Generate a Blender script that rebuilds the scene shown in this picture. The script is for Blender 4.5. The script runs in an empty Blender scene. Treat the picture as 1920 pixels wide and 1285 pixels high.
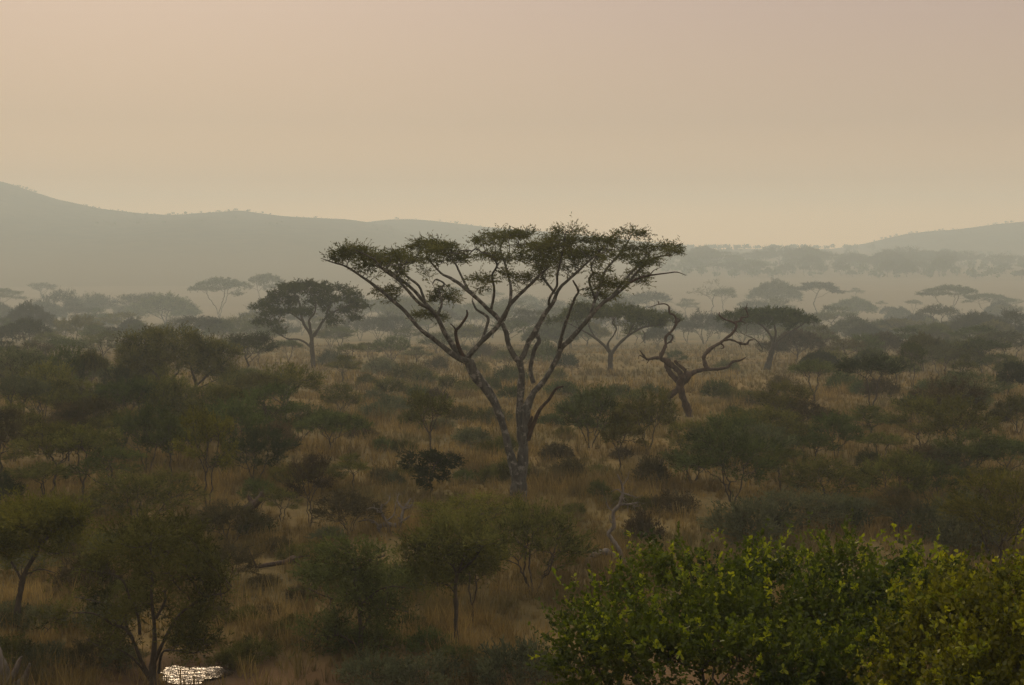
import bpy, math, random
import numpy as np

SC = bpy.context.scene
COL = SC.collection
RNG = np.random.default_rng(7)
random.seed(7)

# ------------------------------------------------------------------ camera model (also used to read positions)
FPX = 1920 * 50 / 36.0
PITCH = math.atan((642.5 - 465.0) / FPX)
CAM = np.array([0.0, 0.0, 12.0])
CP, SP = math.cos(PITCH), math.sin(PITCH)


def ray(px, py):
    a = (px - 960.0) / FPX
    b = (642.5 - py) / FPX
    return np.array([a, CP + b * SP, -SP + b * CP])


def at(px, py, Y):
    d = ray(px, py)
    return CAM + d * (Y / d[1])


# ------------------------------------------------------------------ terrain
_k = [(0.11, 0.05, 1.3, .10), (0.06, 0.13, .4, .13), (0.21, 0.17, 2.2, .05), (0.031, 0.043, .9, .22), (0.36, .29, 4., .03)]


def hgt(x, y):
    x = np.asarray(x, float)
    y = np.asarray(y, float)
    near = 10.2 * np.clip(1 - np.clip(y, 0, 38) / 38.0, 0, 1) ** 2

    def ramp(t, w):
        return 0.5 * (t + np.sqrt(t * t + w * w))
    s1 = 0.050
    z = -s1 * (ramp(y - 78, 22) - ramp(y - 750, 100))
    s2 = 0.0227
    z = z + s2 * (ramp(y - 930, 150) - ramp(y - 2900, 150))
    z = z - 0.02 * ramp(y - 3020, 100)
    n = 0
    for kx, ky, ph, am in _k:
        n = n + am * np.sin(kx * x + ph) * np.sin(ky * y + 1.7 * ph)
    z = z + n * np.clip((y - 5) / 30, 0, 1) + 0.7 * np.sin(x * .011 + 1) * np.sin(y * .009) * np.clip((y - 250) / 300, 0, 1)
    return near + z


def ground(px, py):
    """point where the line of sight through a photo pixel meets the terrain"""
    d = ray(px, py)
    lo = 8.0
    Y = 8.0
    while Y < 3100:
        p = CAM + d * (Y / d[1])
        if p[2] < float(hgt(p[0], p[1])):
            break
        lo = Y
        Y *= 1.01
    hi = Y
    for _ in range(24):
        m = .5 * (lo + hi)
        p = CAM + d * (m / d[1])
        if p[2] < float(hgt(p[0], p[1])):
            hi = m
        else:
            lo = m
    p = CAM + d * (hi / d[1])
    p[2] = float(hgt(p[0], p[1]))
    return p


# ------------------------------------------------------------------ mesh helpers
def mesh_np(name, verts, faces, mat=None, smooth=False):
    """faces: list of int arrays (n,3) or (n,4)"""
    if not isinstance(faces, (list, tuple)):
        faces = [faces]
    me = bpy.data.meshes.new(name)
    verts = np.asarray(verts, np.float32)
    me.vertices.add(len(verts))
    me.vertices.foreach_set('co', verts.ravel())
    loops = np.concatenate([f.ravel() for f in faces]).astype(np.int32)
    tot = np.concatenate([np.full(len(f), f.shape[1], np.int32) for f in faces])
    st = np.concatenate([[0], np.cumsum(tot)[:-1]]).astype(np.int32)
    me.loops.add(len(loops))
    me.loops.foreach_set('vertex_index', loops)
    me.polygons.add(len(tot))
    me.polygons.foreach_set('loop_start', st)
    me.polygons.foreach_set('loop_total', tot)
    if smooth:
        me.polygons.foreach_set('use_smooth', np.ones(len(tot), bool))
    me.update(calc_edges=True)
    if mat:
        me.materials.append(mat)
    return me


def link(name, me, parent=None):
    o = bpy.data.objects.new(name, me)
    COL.objects.link(o)
    if parent is not None:
        o.parent = parent
    return o


def nrm(v):
    return v / np.maximum(np.linalg.norm(v, axis=-1, keepdims=True), 1e-9)


# ------------------------------------------------------------------ materials
def newmat(name):
    m = bpy.data.materials.new(name)
    m.use_nodes = True
    nt = m.node_tree
    nt.nodes.clear()
    out = nt.nodes.new('ShaderNodeOutputMaterial')
    return m, nt, out


def N(nt, typ, **kw):
    n = nt.nodes.new(typ)
    for k, v in kw.items():
        if k in n.inputs:
            n.inputs[k].default_value = v
        else:
            setattr(n, k, v)
    return n


def mixc(nt, fac, a, b):
    n = nt.nodes.new('ShaderNodeMix')
    n.data_type = 'RGBA'
    for s, v in ((0, fac), (6, a), (7, b)):
        if isinstance(v, (int, float, tuple)):
            n.inputs[s].default_value = v if not isinstance(v, tuple) else (v + (1,))[:4]
        else:
            nt.links.new(v, n.inputs[s])
    return n.outputs[2]


def math_n(nt, op, a, b=0.0, c=None):
    n = nt.nodes.new('ShaderNodeMath')
    n.operation = op
    for i, v in enumerate((a, b, c)):
        if v is None:
            continue
        if isinstance(v, (int, float)):
            n.inputs[i].default_value = v
        else:
            nt.links.new(v, n.inputs[i])
    return n.outputs[0]


def foliage_mat(name, dark, light, transl=.3, clump=.9, vary=.5, gloss=0.0):
    m, nt, out = newmat(name)
    geo = N(nt, 'ShaderNodeNewGeometry')
    tc = N(nt, 'ShaderNodeTexCoord')
    noi = N(nt, 'ShaderNodeTexNoise', Scale=clump, Detail=3.0)
    nt.links.new(tc.outputs['Object'], noi.inputs['Vector'])
    f = math_n(nt, 'MULTIPLY_ADD', geo.outputs['Random Per Island'], .55, math_n(nt, 'MULTIPLY_ADD', noi.outputs[0], 2.2, -.86))
    cl = nt.nodes.new('ShaderNodeClamp')
    nt.links.new(f, cl.inputs[0])
    col = mixc(nt, cl.outputs[0], dark, light)
    oi = N(nt, 'ShaderNodeObjectInfo')
    hsv = N(nt, 'ShaderNodeHueSaturation')
    nt.links.new(col, hsv.inputs['Color'])
    nt.links.new(math_n(nt, 'MULTIPLY_ADD', oi.outputs['Random'], vary, 1 - vary / 2), hsv.inputs['Value'])
    r2 = math_n(nt, 'FRACT', math_n(nt, 'MULTIPLY', oi.outputs['Random'], 17.31))
    nt.links.new(math_n(nt, 'MULTIPLY_ADD', r2, .035, .4825), hsv.inputs['Hue'])
    d = N(nt, 'ShaderNodeBsdfDiffuse')
    t = N(nt, 'ShaderNodeBsdfTranslucent')
    nt.links.new(hsv.outputs[0], d.inputs[0])
    nt.links.new(hsv.outputs[0], t.inputs[0])
    mx = N(nt, 'ShaderNodeMixShader')
    mx.inputs[0].default_value = transl
    nt.links.new(d.outputs[0], mx.inputs[1])
    nt.links.new(t.outputs[0], mx.inputs[2])
    last = mx
    if gloss:
        g = N(nt, 'ShaderNodeBsdfGlossy', Roughness=.38)
        g.inputs[0].default_value = (.9, .9, .8, 1)
        m2 = N(nt, 'ShaderNodeMixShader')
        m2.inputs[0].default_value = gloss
        nt.links.new(mx.outputs[0], m2.inputs[1])
        nt.links.new(g.outputs[0], m2.inputs[2])
        last = m2
    nt.links.new(last.outputs[0], out.inputs[0])
    return m


def bark_mat(name, a, b, patch=None, scale=9.0):
    m, nt, out = newmat(name)
    tc = N(nt, 'ShaderNodeTexCoord')
    mp = N(nt, 'ShaderNodeMapping')
    mp.inputs['Scale'].default_value = (1, 1, .35)
    nt.links.new(tc.outputs['Object'], mp.inputs[0])
    n1 = N(nt, 'ShaderNodeTexNoise', Scale=scale, Detail=6.0, Roughness=.65)
    nt.links.new(mp.outputs[0], n1.inputs['Vector'])
    r = N(nt, 'ShaderNodeMapRange')
    r.inputs[1].default_value = .35
    r.inputs[2].default_value = .68
    nt.links.new(n1.outputs[0], r.inputs[0])
    col = mixc(nt, r.outputs[0], a, b)
    if patch:
        n2 = N(nt, 'ShaderNodeTexNoise', Scale=3.4, Detail=5.0, Roughness=.6)
        nt.links.new(tc.outputs['Object'], n2.inputs['Vector'])
        r2 = N(nt, 'ShaderNodeMapRange')
        r2.inputs[1].default_value = .54
        r2.inputs[2].default_value = .62
        nt.links.new(n2.outputs[0], r2.inputs[0])
        col = mixc(nt, r2.outputs[0], col, patch)
    bs = N(nt, 'ShaderNodeBsdfPrincipled', Roughness=.9)
    nt.links.new(col, bs.inputs['Base Color'])
    bs.inputs['Specular IOR Level'].default_value = .2
    bp = N(nt, 'ShaderNodeBump', Strength=.7, Distance=.05)
    nt.links.new(n1.outputs[0], bp.inputs['Height'])
    nt.links.new(bp.outputs[0], bs.inputs['Normal'])
    nt.links.new(bs.outputs[0], out.inputs[0])
    return m


M = {}
M['olive'] = foliage_mat('thorn_leaf_olive', (0.0268, 0.0301, 0.0075), (0.1801, 0.1801, 0.0456))
M['green'] = foliage_mat('thorn_leaf_green', (0.0201, 0.0284, 0.0084), (0.1219, 0.151, 0.0441))
M['grey'] = foliage_mat('thorn_leaf_grey_green', (0.0374, 0.044, 0.0216), (0.1686, 0.1821, 0.0899))
M['dark'] = foliage_mat('thorn_leaf_dark', (0.014, 0.02, 0.008), (0.058, 0.066, 0.022))
M['yellow'] = foliage_mat('thorn_leaf_yellow_green', (0.0413, 0.0453, 0.0079), (0.216, 0.2057, 0.0371))
M['brown'] = foliage_mat('dry_twig_leaf_brown', (0.0361, 0.0311, 0.0152), (0.1275, 0.1062, 0.0493))
M['hero'] = foliage_mat('acacia_leaf_brown_olive', (.036, .045, .013), (.130, .142, .043), transl=.35)
M['lush'] = foliage_mat('broad_leaf_green', (0.013, 0.032, 0.002), (0.100, 0.145, 0.007), transl=.5, clump=1.3, vary=.0, gloss=.02)
M['lush_yellow'] = foliage_mat('broad_leaf_yellow_green', (.028, .040, .002), (.185, .180, .005), transl=.5, clump=1.3, vary=.0, gloss=.02)
M['young'] = foliage_mat('young_leaf_lime', (.09, .15, .002), (.32, .36, .009), transl=.55, clump=2.0, vary=.0, gloss=.02)
M['bark'] = bark_mat('thorn_bark', (.035, .028, .02), (.10, .082, .06))
M['bark_hero'] = bark_mat('acacia_bark', (.040, .039, .033), (.122, .119, .100), patch=(.195, .19, .165), scale=6)
M['bark_dead'] = bark_mat('dead_wood', (.030, .020, .014), (.10, .068, .048), scale=6)
M['bark_grey'] = bark_mat('weathered_wood', (.10, .09, .075), (.24, .215, .18), scale=8)


# ------------------------------------------------------------------ branch growth
def grow(pos, par, attr, step, kill, iters=220, noise=.25, trop=(0, 0, 0), rng=RNG, bendlimit=None):
    pos = [np.array(p, float) for p in pos]
    par = list(par)
    A = np.asarray(attr, float)
    P = np.array(pos)
    d = np.linalg.norm(A[:, None, :] - P[None], axis=2)
    near = d.argmin(1)
    dist = d.min(1)
    alive = np.ones(len(A), bool)
    alive &= dist > kill
    trop = np.array(trop)
    stall = {}
    for it in range(iters):
        ids = np.where(alive)[0]
        if len(ids) == 0:
            break
        nn = near[ids]
        v = nrm(A[ids] - P[nn])
        u, inv = np.unique(nn, return_inverse=True)
        s = np.zeros((len(u), 3))
        np.add.at(s, inv, v)
        s = nrm(s)
        s = nrm(s + trop + rng.normal(0, noise, s.shape))
        newp = P[u] + s * step
        base = len(P)
        keep = []
        for j, q in enumerate(u):
            c = stall.get(q, 0)
            stall[q] = c + 1
            if c < 4:
                keep.append(j)
        if not keep:
            break
        # attractors bound to exhausted nodes die
        dead = [q for q in u if stall[q] > 4]
        if dead:
            alive[ids[np.isin(nn, dead)]] = False
        newp = newp[keep]
        P = np.vstack([P, newp])
        par.extend(int(q) for q in u[keep])
        ids = np.where(alive)[0]
        if len(ids) == 0:
            break
        dd = np.linalg.norm(A[ids][:, None, :] - newp[None], axis=2)
        m = dd.min(1)
        am = dd.argmin(1)
        better = m < dist[ids]
        dist[ids[better]] = m[better]
        near[ids[better]] = base + am[better]
        alive[ids] &= dist[ids] > kill
    return P, np.array(par)


def radii(P, par, tip, expo, fixed=None, rmax=None):
    n = len(P)
    acc = np.zeros(n)
    r = np.zeros(n)
    for i in range(n - 1, -1, -1):
        r[i] = tip if acc[i] == 0 else acc[i] ** (1 / expo)
        if rmax is not None and r[i] > rmax:
            r[i] = rmax
        if fixed is not None and i < len(fixed) and fixed[i] > 0:
            r[i] = fixed[i]
        if par[i] >= 0:
            acc[par[i]] += min(r[i], r[i]) ** expo
    return r


def tubes(P, par, r, k=5):
    """all edges as tapered tubes sharing rings along the main child"""
    n = len(P)
    idx = np.where(par >= 0)[0]
    t = np.zeros((n, 3))
    t[idx] = nrm(P[idx] - P[par[idx]])
    # main child
    main = np.full(n, -1)
    best = np.zeros(n)
    for i in idx:
        p = par[i]
        if r[i] > best[p]:
            best[p] = r[i]
            main[p] = i
    tt = t.copy()
    for p in range(n):
        if main[p] >= 0:
            tt[p] = t[p] + t[main[p]]
    tt = nrm(tt)
    ref = np.array([.92, .38, .05])

    def ring(c, tg, rad):
        a = nrm(np.cross(tg, ref))
        b = np.cross(tg, a)
        th = np.arange(k) * 2 * np.pi / k
        return c[:, None, :] + rad[:, None, None] * (a[:, None, :] * np.cos(th)[None, :, None] + b[:, None, :] * np.sin(th)[None, :, None])
    R0 = ring(P, tt, r)
    side = np.array([i for i in idx if main[par[i]] != i], int)
    V = [R0.reshape(-1, 3)]
    start = par.copy() * k
    if len(side):
        rs = np.minimum(r[par[side]], r[side] * 1.25)
        R1 = ring(P[par[side]], t[side], rs)
        V.append(R1.reshape(-1, 3))
        start[side] = n * k + np.arange(len(side)) * k
    V = np.vstack(V)
    j = np.arange(k)
    j2 = (j + 1) % k
    s = start[idx][:, None]
    e = (idx * k)[:, None]
    F = np.stack([s + j, s + j2, e + j2, e + j], axis=2).reshape(-1, 4)
    return V, F


def smooth_line(pts, rad, m):
    """Catmull-Rom through traced joints"""
    pts = np.asarray(pts, float)
    rad = np.asarray(rad, float)
    q = np.vstack([2 * pts[0] - pts[1], pts, 2 * pts[-1] - pts[-2]])
    out, ro = [], []
    for i in range(len(pts) - 1):
        p0, p1, p2, p3 = q[i], q[i + 1], q[i + 2], q[i + 3]
        for j in range(m):
            t = j / m
            out.append(.5 * ((2 * p1) + (-p0 + p2) * t + (2 * p0 - 5 * p1 + 4 * p2 - p3) * t * t + (-p0 + 3 * p1 - 3 * p2 + p3) * t ** 3))
            ro.append(rad[i] * (1 - t) + rad[i + 1] * t)
    out.append(pts[-1])
    ro.append(rad[-1])
    return np.array(out), np.array(ro)


def limb_tubes(limbs, k=10, rough=.10, rng=RNG):
    """traced limbs [(pts, radii)] as one mesh of smooth tubes with knots and a closed tip"""
    V, F4, F3 = [], [], []
    off = 0
    for pts, rad in limbs:
        n = len(pts)
        t = np.zeros((n, 3))
        t[1:-1] = pts[2:] - pts[:-2]
        t[0] = pts[1] - pts[0]
        t[-1] = pts[-1] - pts[-2]
        t = nrm(t)
        a = np.cross(t[0], [0.3, .9, .1])
        a /= np.linalg.norm(a)
        th = np.arange(k) * 2 * np.pi / k
        ph = rng.uniform(0, 6.28, 4)
        s = np.concatenate([[0], np.cumsum(np.linalg.norm(np.diff(pts, axis=0), axis=1))])
        for i in range(n):
            a = a - t[i] * a.dot(t[i])
            a /= np.linalg.norm(a)
            b = np.cross(t[i], a)
            w = 1 + rough * (np.sin(2 * th + ph[0] + s[i] * .9) + .6 * np.sin(3 * th + ph[1] - s[i] * 1.7) + .5 * np.sin(s[i] * 5 + ph[2]))
            V.append(pts[i] + rad[i] * w[:, None] * (np.cos(th)[:, None] * a + np.sin(th)[:, None] * b))
        j = np.arange(k)
        j2 = (j + 1) % k
        for i in range(n - 1):
            F4.append(np.stack([off + i * k + j, off + i * k + j2, off + (i + 1) * k + j2, off + (i + 1) * k + j], 1))
        V.append((pts[-1] + t[-1] * rad[-1])[None])
        tip = off + n * k
        F3.append(np.stack([off + (n - 1) * k + j, off + (n - 1) * k + j2, np.full(k, tip)], 1))
        off += n * k + 1
    return np.vstack(V), np.vstack(F4), np.vstack(F3)


def leaves(base, dirs, n_shoots, m, slen, L, W, up=.5, out=.5, rnd=.6, jit=.1, center=None, rng=RNG, spread=.8, along=(.1, 1), zs=1.0):
    """feathery shoots: each shoot carries m small leaf blades"""
    n = len(base)
    pick = rng.integers(0, n, n_shoots)
    b = base[pick] + rng.normal(0, jit, (n_shoots, 3))
    d = dirs[pick] * .6 + np.array([0, 0, up]) + rng.normal(0, rnd, (n_shoots, 3))
    if center is not None:
        d = d + out * nrm(b - center)
    d = nrm(d) * np.array([1, 1, zs])
    d = nrm(d)
    sl = slen * rng.uniform(.5, 1.35, n_shoots)
    t = rng.uniform(along[0], along[1], (n_shoots, m))
    p = b[:, None, :] + d[:, None, :] * (sl[:, None] * t)[:, :, None]
    ld = nrm(d[:, None, :] + rng.normal(0, spread, (n_shoots, m, 3)))
    sd = nrm(np.cross(ld, rng.normal(0, 1, (n_shoots, m, 3))))
    Ls = (L * rng.uniform(.6, 1.3, (n_shoots, m)))[:, :, None]
    Ws = (W * rng.uniform(.7, 1.2, (n_shoots, m)))[:, :, None]
    v = np.stack([p, p + ld * Ls * .5 + sd * Ws * .5, p + ld * Ls, p + ld * Ls * .5 - sd * Ws * .5], axis=2).reshape(-1, 3)
    f = np.arange(len(v)).reshape(-1, 4)
    return v, f


def tips_of(P, par, r, thr):
    t = np.zeros_like(P)
    i = par >= 0
    t[i] = nrm(P[i] - P[par[i]])
    sel = (r < thr) & i
    return P[sel], t[sel]


def ell(n, c, rad, rng, lo=0.0):
    v = nrm(rng.normal(0, 1, (n, 3)))
    s = (lo ** 3 + (1 - lo ** 3) * rng.uniform(0, 1, (n, 1))) ** (1 / 3.)
    return np.array(c) + v * s * np.array(rad)


# ------------------------------------------------------------------ prototypes (trunk mesh, crown mesh, width, height)
PROTO = {}


def trunk_line(h, rng, lean=.15, n=6, x0=0., y0=0.):
    pts = [np.array([x0, y0, -.25])]
    v = rng.normal(0, lean, 2)
    for i in range(1, n + 1):
        z = h * i / n
        pts.append(np.array([x0 + v[0] * z * .5 + rng.normal(0, .03 * h), y0 + v[1] * z * .5 + rng.normal(0, .03 * h), z]))
    return pts


def finish(key, P, par, tip, expo, leafkw, mat, bark, W, H, k=5, fixed=None, rmax=None, thr=1.7, rng=RNG):
    r = radii(P, par, tip, expo, fixed, rmax)
    V, F = tubes(P, par, r, k)
    tm = mesh_np(key + '_trunk', V, F, M[bark], smooth=True)
    b, d = tips_of(P, par, r, tip * thr)
    v, f = leaves(b, d, rng=rng, **leafkw)
    cm = mesh_np(key + '_crown', v, f, M[mat])
    # real measured size
    lo = np.percentile(v[:, 0], 1), np.percentile(v[:, 0], 99)
    W2 = .5 * (lo[1] - lo[0] + np.percentile(v[:, 1], 99) - np.percentile(v[:, 1], 1))
    H2 = np.percentile(v[:, 2], 99.5)
    PROTO.setdefault(key.rsplit('.', 1)[0], []).append((tm, cm, W2, H2))


def chain(lists):
    pos, par = [], []
    for pts in lists:
        b = len(pos)
        for i, p in enumerate(pts):
            pos.append(p)
            par.append(b + i - 1 if i else -1)
    return pos, par


def proto_bush(key, seed, W=5., H=3.6, stems=5, n=520, low=.28, mat='olive', shoots=1350, m=20, lean=.35, clumpy=True):
    rng = np.random.default_rng(seed)
    ls = []
    for i in range(stems):
        a = 6.283 * i / stems + rng.uniform(-.5, .5)
        r0 = .06 * stems ** .5 * rng.uniform(.3, 1)
        p0 = np.array([math.cos(a) * r0, math.sin(a) * r0, -.2])
        pts = [p0]
        for j in range(1, 4):
            pts.append(p0 + np.array([math.cos(a) * lean * j * .35, math.sin(a) * lean * j * .35, .2 + j * H * .07]) + rng.normal(0, .03, 3))
        ls.append(pts)
    pos, par = chain(ls)
    R = W / 2
    A = []
    nc = rng.integers(12, 17)
    for c in range(nc):
        a = 2.4 * c + rng.uniform(-.4, .4)
        rr = R * math.sqrt((c + .5) / nc) * rng.uniform(.6, .82)
        zc = H * (.93 - .40 * (rr / R) ** 2) - H * rng.uniform(.0, .38)
        A.append(ell(n // nc, (math.cos(a) * rr, math.sin(a) * rr, zc), (R * .36 * (.7 + .6 * rng.uniform()), R * .36, H * .085), rng, .2))
    A.append(ell(n // 14, (0, 0, H * .6), (R * 1.0, R * 1.0, H * .42), rng, .75))
    A = np.vstack(A)
    rr = np.hypot(A[:, 0], A[:, 1]) / R
    A = A[(A[:, 2] > H * (low + .12 * rr * rng.uniform(.2, 1.2, len(A)))) & (rr < 1.02)]
    P, pa = grow(pos, par, A, .16 * W / 5, .27 * W / 5, noise=.3, rng=rng)
    finish(key, P, pa, .009, 2.25, dict(n_shoots=int(shoots * .86), m=9, slen=.60, L=.17, W=.042, up=.3, out=.6, rnd=.36, jit=.05, spread=.38, zs=.8, center=np.array([0, 0, H * .2])), mat, 'bark', W, H, rng=rng)


def proto_tree(key, seed, W=4.6, H=5.2, th=.36, clumps=12, n=620, mat='olive', shoots=1150, m=20, forks=1, flat=.13, topflat=.5):
    rng = np.random.default_rng(seed)
    ls = []
    for i in range(forks):
        ls.append(trunk_line(H * th * rng.uniform(.85, 1.1), rng, .25 if forks == 1 else .5, 6, rng.normal(0, .12 * (forks > 1)), rng.normal(0, .12 * (forks > 1))))
    pos, par = chain(ls)
    R = W / 2
    A = []
    for c in range(clumps):
        a = c * 2.4 + rng.uniform(-.4, .4)
        rr = R * math.sqrt((c + .4) / clumps) * rng.uniform(.65, .85)
        zc = H * (.92 - topflat * .55 * (rr / R) ** 2) - H * rng.uniform(.0, .2)
        s = rng.uniform(.8, 1.25)
        A.append(ell(n // clumps, (math.cos(a) * rr, math.sin(a) * rr, zc), (R * .36 * s, R * .36 * s, H * flat * s * .62), rng, .2))
    A = np.vstack(A)
    A = A[(A[:, 2] > H * (th + .06)) & (A[:, 2] < H)]
    P, pa = grow(pos, par, A, .17 * W / 5, .27 * W / 5, noise=.3, rng=rng)
    finish(key, P, pa, .0095, 2.2, dict(n_shoots=int(shoots * .9), m=9, slen=.55, L=.17, W=.042, up=.25, out=.55, rnd=.38, jit=.05, spread=.38, zs=.75, center=np.array([0, 0, H * .4])), mat, 'bark', W, H, rng=rng)


def proto_umbrella(key, seed, W=12., H=8., th=.3, dome=.12, thick=.10, n=900, mat='green', shoots=2600, m=20, forks=1, holes=5):
    rng = np.random.default_rng(seed)
    ls = [trunk_line(H * th * rng.uniform(.9, 1.1), rng, .2 if forks == 1 else .45, 5, rng.normal(0, .25 * (forks > 1)), rng.normal(0, .25 * (forks > 1))) for i in range(forks)]
    pos, par = chain(ls)
    R = W / 2
    r = R * np.sqrt(rng.uniform(0, 1, n * 2))
    a = rng.uniform(0, 6.283, n * 2)
    edge = 1 + .12 * np.sin(3 * a + rng.uniform(0, 6)) + .08 * np.sin(7 * a + rng.uniform(0, 6))
    x, y = np.cos(a) * r * edge, np.sin(a) * r * edge
    lump = .5 * np.sin(x * 2.1 / W * 5 + rng.uniform(0, 6)) * np.sin(y * 2.1 / W * 5 + rng.uniform(0, 6))
    z = H * (.97 - dome * (r / R) ** 2 - thick + lump * thick * .7) + rng.normal(0, H * thick * .45, len(x))
    A = np.stack([x, y, z], 1)
    keep = np.ones(len(A), bool)
    for q in range(holes):
        c = rng.uniform(-R, R, 2) * .8
        keep &= np.hypot(x - c[0], y - c[1]) > W * .06
    A = A[keep][:n]
    P, pa = grow(pos, par, A, .30 * W / 12, .5 * W / 12, noise=.28, rng=rng)
    finish(key, P, pa, .016, 2.25, dict(n_shoots=shoots, m=11, slen=.75, L=.28, W=.078, up=.3, out=.3, rnd=.5, jit=.15, spread=.5, center=np.array([0, 0, H * .6])), mat, 'bark', W, H, rng=rng)


def proto_layered(key, seed, W=13., H=12., forks=2, pads=11, n=700, mat='green', shoots=2100, m=18, th=.3, lo=.5):
    rng = np.random.default_rng(seed)
    ls = [trunk_line(H * th * rng.uniform(.8, 1.1), rng, .3, 5, .35 * (i - (forks - 1) / 2), rng.normal(0, .2)) for i in range(forks)]
    pos, par = chain(ls)
    R = W / 2
    A = []
    for c in range(pads):
        a = c * 2.4 + rng.uniform(-.5, .5)
        rr = R * math.sqrt((c + .3) / pads) * .8
        zc = H * (.95 - (1 - lo) * (rr / R) ** 1.6 * rng.uniform(.4, 1.1))
        s = rng.uniform(.75, 1.2)
        A.append(ell(n // pads, (math.cos(a) * rr, math.sin(a) * rr, zc), (R * .27 * s, R * .27 * s, H * .04), rng))
    A = np.vstack(A)
    P, pa = grow(pos, par, A, .32 * W / 13, .5 * W / 13, noise=.25, rng=rng)
    finish(key, P, pa, .016, 2.3, dict(n_shoots=shoots, m=11, slen=.6, L=.28, W=.078, up=.25, out=.2, rnd=.5, jit=.14, spread=.5, zs=.7, center=np.array([0, 0, H * .6])), mat, 'bark', W, H, rng=rng)


def proto_low(key, seed, W=2.4, H=1.2, mat='brown', shoots=700, m=18, n=220):
    rng = np.random.default_rng(seed)
    ls = []
    for i in range(8):
        a = 6.283 * i / 8 + rng.uniform(-.5, .5)
        p0 = np.array([math.cos(a) * .12, math.sin(a) * .12, -.1])
        ls.append([p0 + np.array([math.cos(a) * .08 * j, math.sin(a) * .08 * j, .1 * j]) for j in range(3)])
    pos, par = chain(ls)
    A = ell(n * 2, (0, 0, H * .25), (W * .46, W * .46, H * .66), rng, .45)
    lump = 1 + .25 * np.sin(3 * np.arctan2(A[:, 1], A[:, 0]) + seed)
    A[:, :2] *= lump[:, None]
    A = A[A[:, 2] > .12 * H]
    P, pa = grow(pos, par, A, .1, .17, noise=.35, rng=rng)
    finish(key, P, pa, .005, 2.2, dict(n_shoots=shoots, m=9, slen=.36, L=.13, W=.034, up=.45, out=.5, rnd=.45, jit=.06, spread=.45, center=np.array([0, 0, 0.])), mat, 'bark', W, H, rng=rng, thr=2.2)


def proto_draped(key, seed, W=4., H=3.6, mat='dark', shoots=1000, m=20):
    rng = np.random.default_rng(seed)
    pos, par = chain([trunk_line(H * .55, rng, .1, 5)])
    A = []
    for c in range(7):
        a = c * 2.4
        rr = W * .5 * rng.uniform(.35, .8)
        zt = H * rng.uniform(.62, .98)
        A.append(ell(60, (math.cos(a) * rr, math.sin(a) * rr, zt - .16 * H), (W * .14, W * .14, H * rng.uniform(.12, .24)), rng))
    A.append(ell(40, (0, 0, H * .85), (W * .2, W * .2, H * .12), rng))
    A = np.vstack(A)
    P, pa = grow(pos, par, A, .16, .26, noise=.3, rng=rng)
    finish(key, P, pa, .010, 2.2, dict(n_shoots=shoots, m=m, slen=.32, L=.12, W=.05, up=-.3, out=.2, rnd=.5, jit=.1, center=np.array([0, 0, H * .6])), mat, 'bark', W, H, rng=rng)


for i in range(5):
    proto_bush('thorn_bush.%d' % i, 11 + i, W=5 + .3 * (i % 3), H=3.3 + .3 * (i % 2), stems=[4, 6, 3, 5, 2][i], low=[.25, .3, .35, .22, .34][i])
for i in range(5):
    proto_tree('thorn_tree.%d' % i, 31 + i, forks=[1, 1, 2, 1, 2][i], th=[.38, .45, .3, .35, .33][i], topflat=[.5, .9, .4, .7, .9][i], clumps=[13, 10, 14, 12, 12][i], flat=[.13, .085, .12, .10, .075][i])
for i in range(3):
    proto_umbrella('umbrella_acacia.%d' % i, 51 + i, dome=[.2, .3, .16][i], thick=[.10, .13, .12][i], th=[.3, .25, .34][i], H=[8, 7.5, 8.5][i])
for i in range(2):
    proto_umbrella('domed_acacia.%d' % i, 61 + i, W=9.5, H=6.5, dome=.42, thick=.11, th=.26, shoots=2600, holes=2, forks=1 + i)
for i in range(3):
    proto_layered('layered_acacia.%d' % i, 71 + i, forks=[2, 1, 3][i], pads=[16, 12, 18][i], lo=[.5, .45, .55][i], th=[.25, .3, .2][i])
for i in range(3):
    proto_low('low_shrub.%d' % i, 81 + i, W=2.4 + .3 * i, H=1.2 - .1 * i)
proto_draped('ragged_tree.0', 92)
proto_draped('ragged_tree.1', 93, H=4.2)
# thin bare crown for nearly leafless trees
proto_tree('bare_tree.0', 95, W=5.5, H=5.6, th=.4, clumps=8, n=300, shoots=220, m=10, topflat=.9, flat=.09, mat='brown')

# ------------------------------------------------------------------ placing things
THINGS = []      # (px, py, label, name)
USED = {}


def tag(o, label, cat, group=None, kind=None):
    o['label'] = label
    if cat:
        o['category'] = cat
    if group:
        o['group'] = group
    if kind:
        o['kind'] = kind


def empty(name, loc):
    e = bpy.data.objects.new(name, None)
    e.empty_display_size = .5
    e.location = loc
    COL.objects.link(e)
    return e


CATS = {'thorn_bush': 'bush', 'thorn_tree': 'tree', 'umbrella_acacia': 'tree', 'domed_acacia': 'tree', 'layered_acacia': 'tree',
        'low_shrub': 'shrub', 'ragged_tree': 'tree', 'bare_tree': 'tree'}
GROUPS = {'thorn_bush': 'thorn bushes on the savanna', 'thorn_tree': 'small thorn trees on the savanna', 'umbrella_acacia': 'flat-topped acacias on the savanna',
          'domed_acacia': 'dome-crowned acacias', 'layered_acacia': 'layered acacias', 'low_shrub': 'low shrubs in the dry grass', 'ragged_tree': 'ragged dark trees', 'bare_tree': 'nearly leafless trees'}
FULL = set()


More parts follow.
